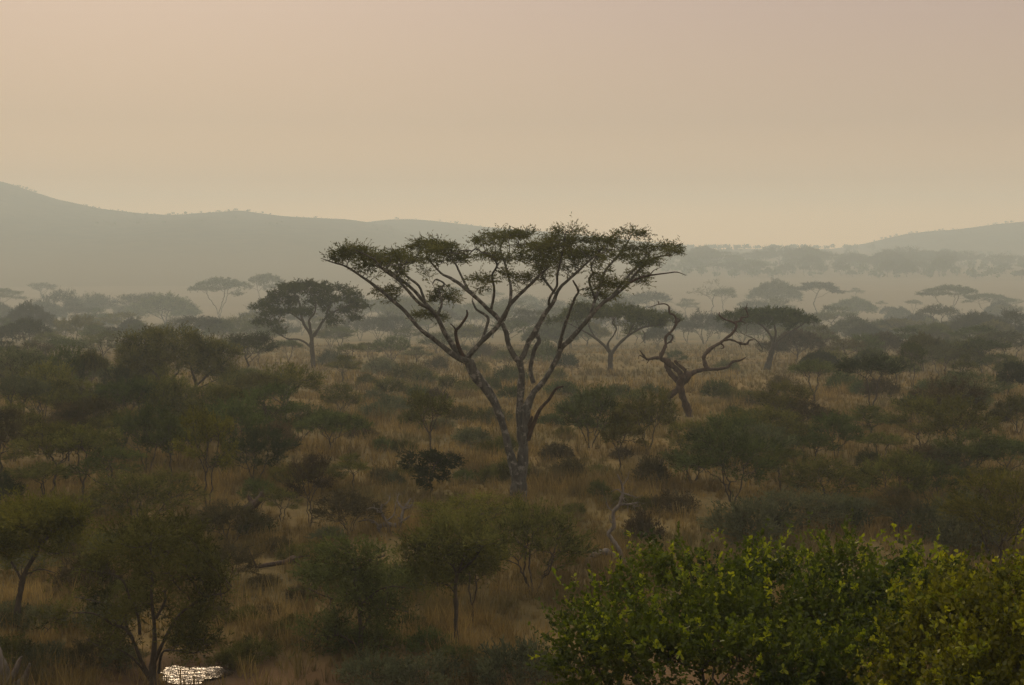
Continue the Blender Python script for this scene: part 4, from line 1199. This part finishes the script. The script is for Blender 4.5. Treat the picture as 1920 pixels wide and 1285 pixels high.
TONE = {'olive': 'olive', 'green': 'green', 'grey': 'grey-green', 'dark': 'dark', 'brown': 'brown', 'yellow': 'yellow-green', None: 'green'}
taken = set(t[6] for t in THINGS if t[6])
for (px, py, w, h, kind, mt, lab, e) in THINGS:
    if lab:
        continue
    sizes = ['wide', 'broad'] if w > 95 else (['small', 'little'] if w < 52 else ['medium', 'mid-sized'])
    done = False
    lm = sorted(LM, key=lambda q: math.hypot(q[0] - px, (q[1] - py) * 2.2))
    far = py < 560
    for lvl in range(9):
        q = lm[lvl]
        dx, dy = px - q[0], py - q[1]
        lr = 'right of' if dx > 0 else 'left of'
        fb = 'beyond' if dy < 0 else 'in front of'
        if abs(dx) > 3.5 * abs(dy):
            rels = ['level with and ' + lr]
        elif abs(dy) > 1.2 * abs(dx):
            rels = ['straight ' + fb]
        else:
            rels = [fb + ' and ' + lr]
        for size in sizes:
            for near in (['just ', 'close '] if math.hypot(dx, dy) < 110 else ['well ', 'far ']):
                for rel in rels:
                    rel2 = rel if rel.startswith(('level', 'straight')) else near + rel
                    if rel.startswith('level'):
                        rel2 = near.strip() + ' ' + lr
                    l = '%s%s %s %s %s %s' % ('hazy distant ' if py < 605 else '', size, TONE[mt], NOUN[kind], rel2, q[2])
                    if l not in taken and len(l.replace('-', ' ').split()) <= 16:
                        done = True
                        break
                if done:
                    break
            if done:
                break
        if done:
            break
    taken.add(l)
    e['label'] = l

# ------------------------------------------------------------------ setting: ground, hills, water, grass
PUD = ground(360, 1259)


def ground_mat():
    m, nt, out = newmat('dry_grass_soil')
    geo = N(nt, 'ShaderNodeNewGeometry')
    n1 = N(nt, 'ShaderNodeTexNoise', Scale=.09, Detail=6.0, Roughness=.6)
    n2 = N(nt, 'ShaderNodeTexNoise', Scale=1.7, Detail=6.0, Roughness=.7)
    n3 = N(nt, 'ShaderNodeTexNoise', Scale=.025, Detail=4.0)
    for n in (n1, n2, n3):
        nt.links.new(geo.outputs['Position'], n.inputs['Vector'])
    r1 = N(nt, 'ShaderNodeMapRange'); r1.inputs[1].default_value = .38; r1.inputs[2].default_value = .62
    nt.links.new(n1.outputs[0], r1.inputs[0])
    r2 = N(nt, 'ShaderNodeMapRange'); r2.inputs[1].default_value = .35; r2.inputs[2].default_value = .65
    nt.links.new(n2.outputs[0], r2.inputs[0])
    r3 = N(nt, 'ShaderNodeMapRange'); r3.inputs[1].default_value = .42; r3.inputs[2].default_value = .6
    nt.links.new(n3.outputs[0], r3.inputs[0])
    c = mixc(nt, r1.outputs[0], (.115, .088, .034), (.25, .18, .072))
    c = mixc(nt, math_n(nt, 'MULTIPLY', r2.outputs[0], .55), c, (.085, .062, .030))
    c = mixc(nt, math_n(nt, 'MULTIPLY', r3.outputs[0], .35), c, (.12, .115, .05))
    # paler grass out on the open plain
    sx = N(nt, 'ShaderNodeSeparateXYZ')
    nt.links.new(geo.outputs['Position'], sx.inputs[0])
    rp = N(nt, 'ShaderNodeMapRange'); rp.inputs[1].default_value = 620; rp.inputs[2].default_value = 950
    nt.links.new(sx.outputs['Y'], rp.inputs[0])
    n4 = N(nt, 'ShaderNodeTexNoise', Scale=.014, Detail=5.0)
    mp = N(nt, 'ShaderNodeMapping'); mp.inputs['Scale'].default_value = (.35, 1.6, 1)
    nt.links.new(geo.outputs['Position'], mp.inputs[0]); nt.links.new(mp.outputs[0], n4.inputs['Vector'])
    plain = mixc(nt, n4.outputs[0], (.16, .125, .07), (.25, .195, .115))
    c = mixc(nt, rp.outputs[0], c, plain)
    # reddish bare earth near the waterhole
    rb = N(nt, 'ShaderNodeMapRange'); rb.inputs[1].default_value = 42.5; rb.inputs[2].default_value = 39.5
    nt.links.new(math_n(nt, 'MULTIPLY_ADD', n1.outputs[0], 3.0, math_n(nt, 'SUBTRACT', sx.outputs['Y'], 1.5)), rb.inputs[0])
    c = mixc(nt, math_n(nt, 'MULTIPLY', rb.outputs[0], .8), c, (.15, .09, .048))
    vd = nt.nodes.new('ShaderNodeVectorMath')
    vd.operation = 'DISTANCE'
    nt.links.new(geo.outputs['Position'], vd.inputs[0])
    vd.inputs[1].default_value = tuple(PUD)
    rw = N(nt, 'ShaderNodeMapRange'); rw.inputs[1].default_value = 2.6; rw.inputs[2].default_value = 1.0
    nt.links.new(math_n(nt, 'MULTIPLY_ADD', n2.outputs[0], 1.2, math_n(nt, 'SUBTRACT', vd.outputs['Value'], .6)), rw.inputs[0])
    c = mixc(nt, math_n(nt, 'MULTIPLY', rw.outputs[0], .85), c, (.055, .036, .022))     # wet mud rim
    bs = N(nt, 'ShaderNodeBsdfPrincipled', Roughness=1.0)
    bs.inputs['Specular IOR Level'].default_value = 0.05
    nt.links.new(c, bs.inputs['Base Color'])
    bp = N(nt, 'ShaderNodeBump', Strength=.8, Distance=.25)
    nt.links.new(n2.outputs[0], bp.inputs['Height'])
    nt.links.new(bp.outputs[0], bs.inputs['Normal'])
    nt.links.new(bs.outputs[0], out.inputs[0])
    return m


def grid(name, xs, ys, zf, mat):
    X, Yv = np.meshgrid(xs, ys)
    Z = zf(X, Yv)
    V = np.stack([X, Yv, Z], -1).reshape(-1, 3)
    nx, ny = len(xs), len(ys)
    i = (np.arange(ny - 1)[:, None] * nx + np.arange(nx - 1)[None]).ravel()
    F = np.stack([i, i + 1, i + nx + 1, i + nx], 1)
    return link(name, mesh_np(name, V, F, mat, smooth=True))


xs = np.sinh(np.linspace(-4.6, 4.6, 260)) / math.sinh(4.6) * 1950
xs = np.unique(np.concatenate([xs, np.linspace(-60, 60, 120)]))
ys = np.unique(np.concatenate([np.linspace(-60, 0, 8), np.linspace(0, 130, 150), np.geomspace(130, 3560, 210)]))


def pud_depth(x, y):
    return None


def terrain(X, Yv):
    Z = hgt(X, Yv)
    # waterhole hollow
    q = ((X - PUD[0]) / 1.25) ** 2 + ((Yv - PUD[1]) / 1.1) ** 2
    flat = PUD[2] - .10
    w = np.clip(1.6 - q, 0, 1)
    return Z * (1 - w) + (flat - .12 * np.clip(1 - q, 0, 1)) * w


go = grid('ground', xs, ys, terrain, ground_mat())
tag(go, 'dry grassy savanna ground running out to the horizon', None, kind='structure')

m, nt, out = newmat('muddy_water')
g = N(nt, 'ShaderNodeBsdfPrincipled', Roughness=.17)
g.inputs['Base Color'].default_value = (.05, .035, .02, 1)
g.inputs['Specular IOR Level'].default_value = .3
g.inputs['Specular Tint'].default_value = (1.0, .62, .30, 1)
tc = N(nt, 'ShaderNodeNewGeometry')
nz = N(nt, 'ShaderNodeTexNoise', Scale=6.0, Detail=3.0)
nt.links.new(tc.outputs['Position'], nz.inputs['Vector'])
bp = N(nt, 'ShaderNodeBump', Strength=.36, Distance=.12)
nt.links.new(nz.outputs[0], bp.inputs['Height'])
nt.links.new(bp.outputs[0], g.inputs['Normal'])
nt.links.new(g.outputs[0], out.inputs[0])
ang = np.linspace(0, 2 * np.pi, 72, endpoint=False)
rr = 1 + .18 * np.sin(3 * ang + .5) + .10 * np.sin(5 * ang + 2) + .06 * np.sin(9 * ang)
ring = np.stack([PUD[0] + 0.98 * rr * np.cos(ang), PUD[1] + 0.85 * rr * np.sin(ang), np.full(72, PUD[2] - .085)], 1)
V = np.vstack([ring, [[PUD[0], PUD[1], PUD[2] - .085]]])
F = np.stack([np.arange(72), (np.arange(72) + 1) % 72, np.full(72, 72)], 1)
w = link('water', mesh_np('water', V, F, m))
tag(w, 'small shining muddy puddle reflecting the sky', None, kind='structure')


def hill_mat(name, hi, lo):
    m, nt, out = newmat(name)
    geo = N(nt, 'ShaderNodeNewGeometry')
    n1 = N(nt, 'ShaderNodeTexNoise', Scale=.03, Detail=8.0, Roughness=.7)
    nt.links.new(geo.outputs['Position'], n1.inputs['Vector'])
    r = N(nt, 'ShaderNodeMapRange'); r.inputs[1].default_value = .4; r.inputs[2].default_value = .6
    nt.links.new(n1.outputs[0], r.inputs[0])
    c = mixc(nt, r.outputs[0], hi, lo)
    sz = N(nt, 'ShaderNodeSeparateXYZ')
    nt.links.new(geo.outputs['Position'], sz.inputs[0])
    rz = N(nt, 'ShaderNodeMapRange'); rz.inputs[1].default_value = 30.; rz.inputs[2].default_value = -8.
    nt.links.new(sz.outputs['Z'], rz.inputs[0])
    c = mixc(nt, rz.outputs[0], c, (.18, .145, .085))      # pale grassy foot slopes, with the low mist's fading painted into the colour
    d = N(nt, 'ShaderNodeBsdfDiffuse')
    nt.links.new(c, d.inputs[0])
    nt.links.new(d.outputs[0], out.inputs[0])
    return m


HM = hill_mat('scrubby_hill', (.05, .05, .028), (.12, .10, .055))


def hill(name, prof, D, front, back, label, x_end_l=None):
    px = np.array([p[0] for p in prof], float)
    py = np.array([p[1] for p in prof], float)
    X = np.array([(p - 960) / FPX * D for p in px])
    Zc = np.array([at(a, b, D)[2] for a, b in zip(px, py)])
    xs = np.linspace(X[0], X[-1], 200)
    zc = np.interp(xs, X, Zc)
    kern = np.hanning(9); kern /= kern.sum()
    zc = np.convolve(np.pad(zc, 4, mode='edge'), kern, 'valid')
    ys = np.linspace(D - front, D + back, 60)

    def zf(XX, YY):
        z0 = hgt(XX, YY)
        t = np.where(YY < D, (YY - (D - front)) / front, 1 - (YY - D) / back)
        t = np.clip(t, 0, 1)
        s = t ** 1.6 * (1.6 - .6 * t)
        zz = np.interp(XX, xs, zc)
        rough = 3.0 * np.sin(XX * .021 + YY * .013) * np.sin(YY * .017 - XX * .006) * np.sin(np.pi * np.clip(t, 0, 1))
        return z0 - 2 + (np.maximum(zz - z0 + 2, 0)) * s + rough * s * (1 - s) * 2
    o = grid(name, xs, ys, zf, HM)
    tag(o, label, None, kind='structure')
    return zf, xs, zc


H1 = [(-260, 300), (-140, 318), (-60, 328), (0, 338), (30, 346), (60, 357), (110, 373), (150, 382), (190, 391), (240, 397), (290, 402), (330, 403), (370, 400), (410, 398), (450, 394), (490, 400), (540, 406), (600, 409), (650, 411), (700, 418), (740, 428), (780, 445), (830, 470), (880, 486)]
H2 = [(560, 440), (640, 424), (690, 416), (730, 411), (770, 410), (810, 413), (860, 419), (910, 425), (960, 429), (1010, 433), (1060, 438), (1120, 444), (1180, 450), (1240, 458), (1300, 466), (1360, 474)]
H3 = [(1540, 474), (1585, 467), (1620, 459), (1660, 447), (1700, 438), (1745, 433), (1790, 430), (1830, 425), (1870, 419), (1920, 415), (1990, 408), (2100, 400)]
hz1 = hill('hills', H1, 2500, 1250, 420, 'long hazy wooded hill descending from the left edge')
hz2 = hill('hills', H2, 2850, 800, 420, 'fainter low hill behind the tallest tree')
hz3 = hill('hills', H3, 2980, 640, 420, 'low hazy hill at the right edge')


def clump_cloud(name, pts, sizes, mat, label, per=34, rng=RNG):
    n = len(pts)
    c = ell(n * per, (0, 0, 0), (1, 1, 1), rng).reshape(n, per, 3)
    s = sizes[:, None, None]
    p = pts[:, None, :] + c * s * np.array([.62, .62, .34]) + np.array([0, 0, .55]) * s
    a = nrm(rng.normal(0, 1, p.shape)); b = nrm(np.cross(a, rng.normal(0, 1, p.shape)))
    q = s * .16
    stem = np.stack([pts + np.array([-.03, 0, -.2]) * sizes[:, None], pts + np.array([.03, 0, -.2]) * sizes[:, None], pts + np.array([.03, 0, .4]) * sizes[:, None], pts + np.array([-.03, 0, .4]) * sizes[:, None]], 1).reshape(-1, 3)
    V = np.stack([p - a * q, p + b * q, p + a * q, p - b * q], 2).reshape(-1, 3)
    V = np.vstack([V, stem])
    F = np.arange(len(V)).reshape(-1, 4)
    o = link(name, mesh_np(name, V, F, M[mat]))
    tag(o, label, None, kind='stuff')
    return o


# scrub that roughens the hills' outlines and slopes
pts = []
for (zf, hx, zc), Dc, nn in ((hz1, 2500, 900), (hz2, 2850, 300), (hz3, 2980, 300)):
    x = RNG.uniform(hx[0], hx[-1], nn)
    y = np.where(RNG.uniform(0, 1, nn) < .45, Dc + RNG.normal(0, 14, nn), Dc - RNG.uniform(0, 380, nn))
    ok = np.sin(x * .05) + np.sin(x * .013 + 2) + RNG.uniform(-1.4, 1.4, nn) > -.2
    x, y = x[ok], y[ok]
    pts.append(np.stack([x, y, zf(x[None], y[None])[0]], 1))
pts = np.vstack(pts)
clump_cloud('hill_scrub', pts, RNG.uniform(1.6, 4.6, len(pts)) * RNG.choice([.5, .8, 1.2], len(pts)), 'green', 'scrub and small trees covering the hazy hills')
# thin far woodland toward the horizon on the right and small growth on the plain
pts = []
for i in range(300):
    px = RNG.uniform(1240, 1960)
    Y = RNG.choice([RNG.uniform(1500, 1900), RNG.uniform(1900, 2880)])
    x = (px - 960) / FPX * Y
    pts.append((x, Y, float(hgt(x, Y))))
for i in range(130):
    Y = 2900 + RNG.normal(0, 30)
    x = (RNG.uniform(1230, 1960) - 960) / FPX * Y
    pts.append((x, Y, float(hgt(x, Y))))
pts = np.array(pts)
clump_cloud('far_woodland', pts, RNG.uniform(4.5, 12, len(pts)), 'green', 'far hazy woodland along the right horizon')


def grass_blades(n, y0, y1, blades, h, wd, rng, bias=1.0):
    Y = (y0 ** bias + (y1 ** bias - y0 ** bias) * rng.uniform(0, 1, n)) ** (1 / bias)
    X = rng.uniform(-.40, .40, n) * (Y + 6)
    patch = np.sin(X * .31 + 1.3 * np.sin(Y * .17)) * np.sin(Y * .23 + 2) + .6 * np.sin(X * .9 + Y * .5) + rng.uniform(-1.1, 1.1, n)
    ok = patch > -.45
    q = ((X - PUD[0]) / 1.25) ** 2 + ((Y - PUD[1]) / 1.1) ** 2
    bare = (Y < 41.5) & (X > PUD[0] - 2) & (X < -2.2)
    ok &= (q > .62) & ~(bare & (rng.uniform(0, 1, n) < .8))
    X, Y = X[ok], Y[ok]
    n = len(X)
    Z = terrain(X, Y)
    hs = h * rng.uniform(.5, 1.3, n) * (1 + .5 * np.sin(X * .4 + 3) * np.sin(Y * .33)) * rng.choice([.6, .8, 1., 1.5], n)
    c = np.stack([X, Y, Z - .03], 1)[:, None, :]
    a = rng.uniform(0, 6.283, (n, blades))
    r = rng.uniform(.02, .30, (n, blades)) * hs[:, None]
    base = c + np.stack([np.cos(a) * r, np.sin(a) * r, 0 * a], 2)
    lean = rng.uniform(.05, .6, (n, blades)) * hs[:, None]
    tip = base + np.stack([np.cos(a) * lean, np.sin(a) * lean, hs[:, None] * rng.uniform(.6, 1.1, (n, blades))], 2)
    s = np.stack([-np.sin(a + rng.uniform(-1, 1, a.shape)), np.cos(a), 0 * a], 2) * wd * .5
    mid = base * .5 + tip * .5 + np.array([0, 0, .06]) * hs[:, None, None]
    return np.stack([base - s, base + s, mid + s * .8, tip, mid - s * .8], 2).reshape(-1, 3)


rng = np.random.default_rng(3)
gv = np.vstack([grass_blades(24000, 33, 75, 13, .55, .022, rng), grass_blades(26000, 70, 150, 8, .62, .042, rng), grass_blades(26000, 145, 420, 7, .75, .085, rng)])
i0 = np.arange(0, len(gv), 5)


def grass_mat():
    m = foliage_mat('dry_grass_blade', (.072, .057, .019), (.35, .268, .090), transl=.35, clump=.5, vary=0)
    nt = m.node_tree
    hsv = [n for n in nt.nodes if n.type == 'HUE_SAT'][0]
    src = hsv.inputs['Color'].links[0].from_socket
    geo = N(nt, 'ShaderNodeNewGeometry')
    a = N(nt, 'ShaderNodeTexNoise', Scale=.10, Detail=5.0, Roughness=.6)
    b = N(nt, 'ShaderNodeTexNoise', Scale=.27, Detail=4.0)
    for n in (a, b):
        nt.links.new(geo.outputs['Position'], n.inputs['Vector'])
    ra = N(nt, 'ShaderNodeMapRange'); ra.inputs[1].default_value = .50; ra.inputs[2].default_value = .62
    rb = N(nt, 'ShaderNodeMapRange'); rb.inputs[1].default_value = .52; rb.inputs[2].default_value = .66
    nt.links.new(a.outputs[0], ra.inputs[0]); nt.links.new(b.outputs[0], rb.inputs[0])
    c = mixc(nt, math_n(nt, 'MULTIPLY', ra.outputs[0], .75), src, (.105, .100, .038))
    c = mixc(nt, math_n(nt, 'MULTIPLY', rb.outputs[0], .7), c, (.105, .082, .036))
    nt.links.new(c, hsv.inputs['Color'])
    return m


GM = grass_mat()
gr = link('grass', mesh_np('grass', gv, [np.stack([i0, i0 + 1, i0 + 2, i0 + 4], 1), np.stack([i0 + 4, i0 + 2, i0 + 3], 1)], GM))
tag(gr, 'tall dry tan grass covering the ground between the bushes', None, kind='stuff')

# ------------------------------------------------------------------ haze
m, nt, out = newmat('haze_air')
pv = N(nt, 'ShaderNodeVolumePrincipled')
pv.inputs['Density'].default_value = HAZE_DENSITY = 0.00058
pv.inputs['Color'].default_value = (.845, .97, .98, 1)
pv.inputs['Anisotropy'].default_value = .2
nt.links.new(pv.outputs[0], out.inputs['Volume'])
zmin, zmax = -42., 146.
x0, x1, y0, y1 = -2000., 2000., -80., 3650.
V = [(x, y, z) for z in (zmin, zmax) for y in (y0, y1) for x in (x0, x1)]
F = np.array([(0, 2, 3, 1), (4, 5, 7, 6), (0, 1, 5, 4), (2, 6, 7, 3), (0, 4, 6, 2), (1, 3, 7, 5)])
hz = link('haze', mesh_np('haze', V, F, m))
tag(hz, 'thin warm smoky haze filling the valley', None, kind='stuff')

# ------------------------------------------------------------------ sky, sun, camera
SUN_EL, SUN_AZ = math.radians(31), math.radians(-17)      # azimuth measured from the view direction, negative = left
sd = np.array([math.sin(SUN_AZ) * math.cos(SUN_EL), math.cos(SUN_AZ) * math.cos(SUN_EL), math.sin(SUN_EL)])
wd = bpy.data.worlds.new('World')
SC.world = wd
wd.use_nodes = True
nt = wd.node_tree
nt.nodes.clear()
out = nt.nodes.new('ShaderNodeOutputWorld')
bg = nt.nodes.new('ShaderNodeBackground')
bg.inputs[1].default_value = 0.1
sky = nt.nodes.new('ShaderNodeTexSky')
sky.sky_type = 'NISHITA'
sky.sun_disc = False
sky.sun_elevation = SUN_EL
sky.sun_rotation = SUN_AZ
sky.air_density = 1.5
sky.dust_density = 6.0
tc = nt.nodes.new('ShaderNodeTexCoord')
sep = nt.nodes.new('ShaderNodeSeparateXYZ')
nt.links.new(tc.outputs['Generated'], sep.inputs[0])
# a veil of dust and smoke over the clear sky: colour by height above the horizon
ramp = nt.nodes.new('ShaderNodeValToRGB')
nt.links.new(sep.outputs[2], ramp.inputs[0])
el = ramp.color_ramp.elements
el[0].position = 0.0
VEIL = [(0.0, (.90, .52, .23)), (.0227, (.80, .465, .215)), (.0476, (.41, .245, .138)), (.087, (.272, .176, .124)), (.172, (.228, .151, .134)), (.26, (.235, .175, .147)), (.45, (.33, .275, .24)), (1.0, (.42, .37, .33))]
while len(el) < len(VEIL):
    el.new(.5)
for e_, (p, c) in zip(el, VEIL):
    e_.position = p
    e_.color = c + (1,)
dot = nt.nodes.new('ShaderNodeVectorMath')
dot.operation = 'DOT_PRODUCT'
nt.links.new(tc.outputs['Generated'], dot.inputs[0])
dot.inputs[1].default_value = tuple(sd)
glow = math_n(nt, 'POWER', math_n(nt, 'MAXIMUM', dot.outputs['Value'], 0.0), 4.0)
gain = math_n(nt, 'MULTIPLY_ADD', glow, 1.0, 23.2)
vs = nt.nodes.new('ShaderNodeVectorMath')
vs.operation = 'SCALE'
nt.links.new(ramp.outputs[0], vs.inputs[0])
nt.links.new(gain, vs.inputs['Scale'])
nt.links.new(mixc(nt, .88, sky.outputs[0], vs.outputs[0]), bg.inputs[0])
nt.links.new(bg.outputs[0], out.inputs[0])

sun = bpy.data.lights.new('sun', 'SUN')
sun.energy = 1.5
sun.angle = math.radians(11)
sun.color = (1.0, .80, .54)
so = bpy.data.objects.new('sun', sun)
COL.objects.link(so)
from mathutils import Vector
so.rotation_euler = Vector(-sd).to_track_quat('-Z', 'Y').to_euler()

cam = bpy.data.cameras.new('camera')
cam.lens = 50
cam.sensor_width = 36
cam.clip_start = .5
cam.clip_end = 12000
co = bpy.data.objects.new('camera', cam)
co.location = CAM
co.rotation_euler = (math.pi / 2 - PITCH, 0, 0)
COL.objects.link(co)
SC.camera = co

SC.view_settings.view_transform = 'Standard'
SC.view_settings.look = 'None'
SC.view_settings.gamma = 1
SC.view_settings.use_curve_mapping = False
SC.view_settings.exposure = -0.14
SC.render.engine = 'CYCLES'
SC.cycles.max_bounces = 8
SC.cycles.volume_bounces = 3
SC.cycles.use_denoising = True
SC.cycles.denoising_prefilter = 'NONE'
SC.cycles.use_adaptive_sampling = False
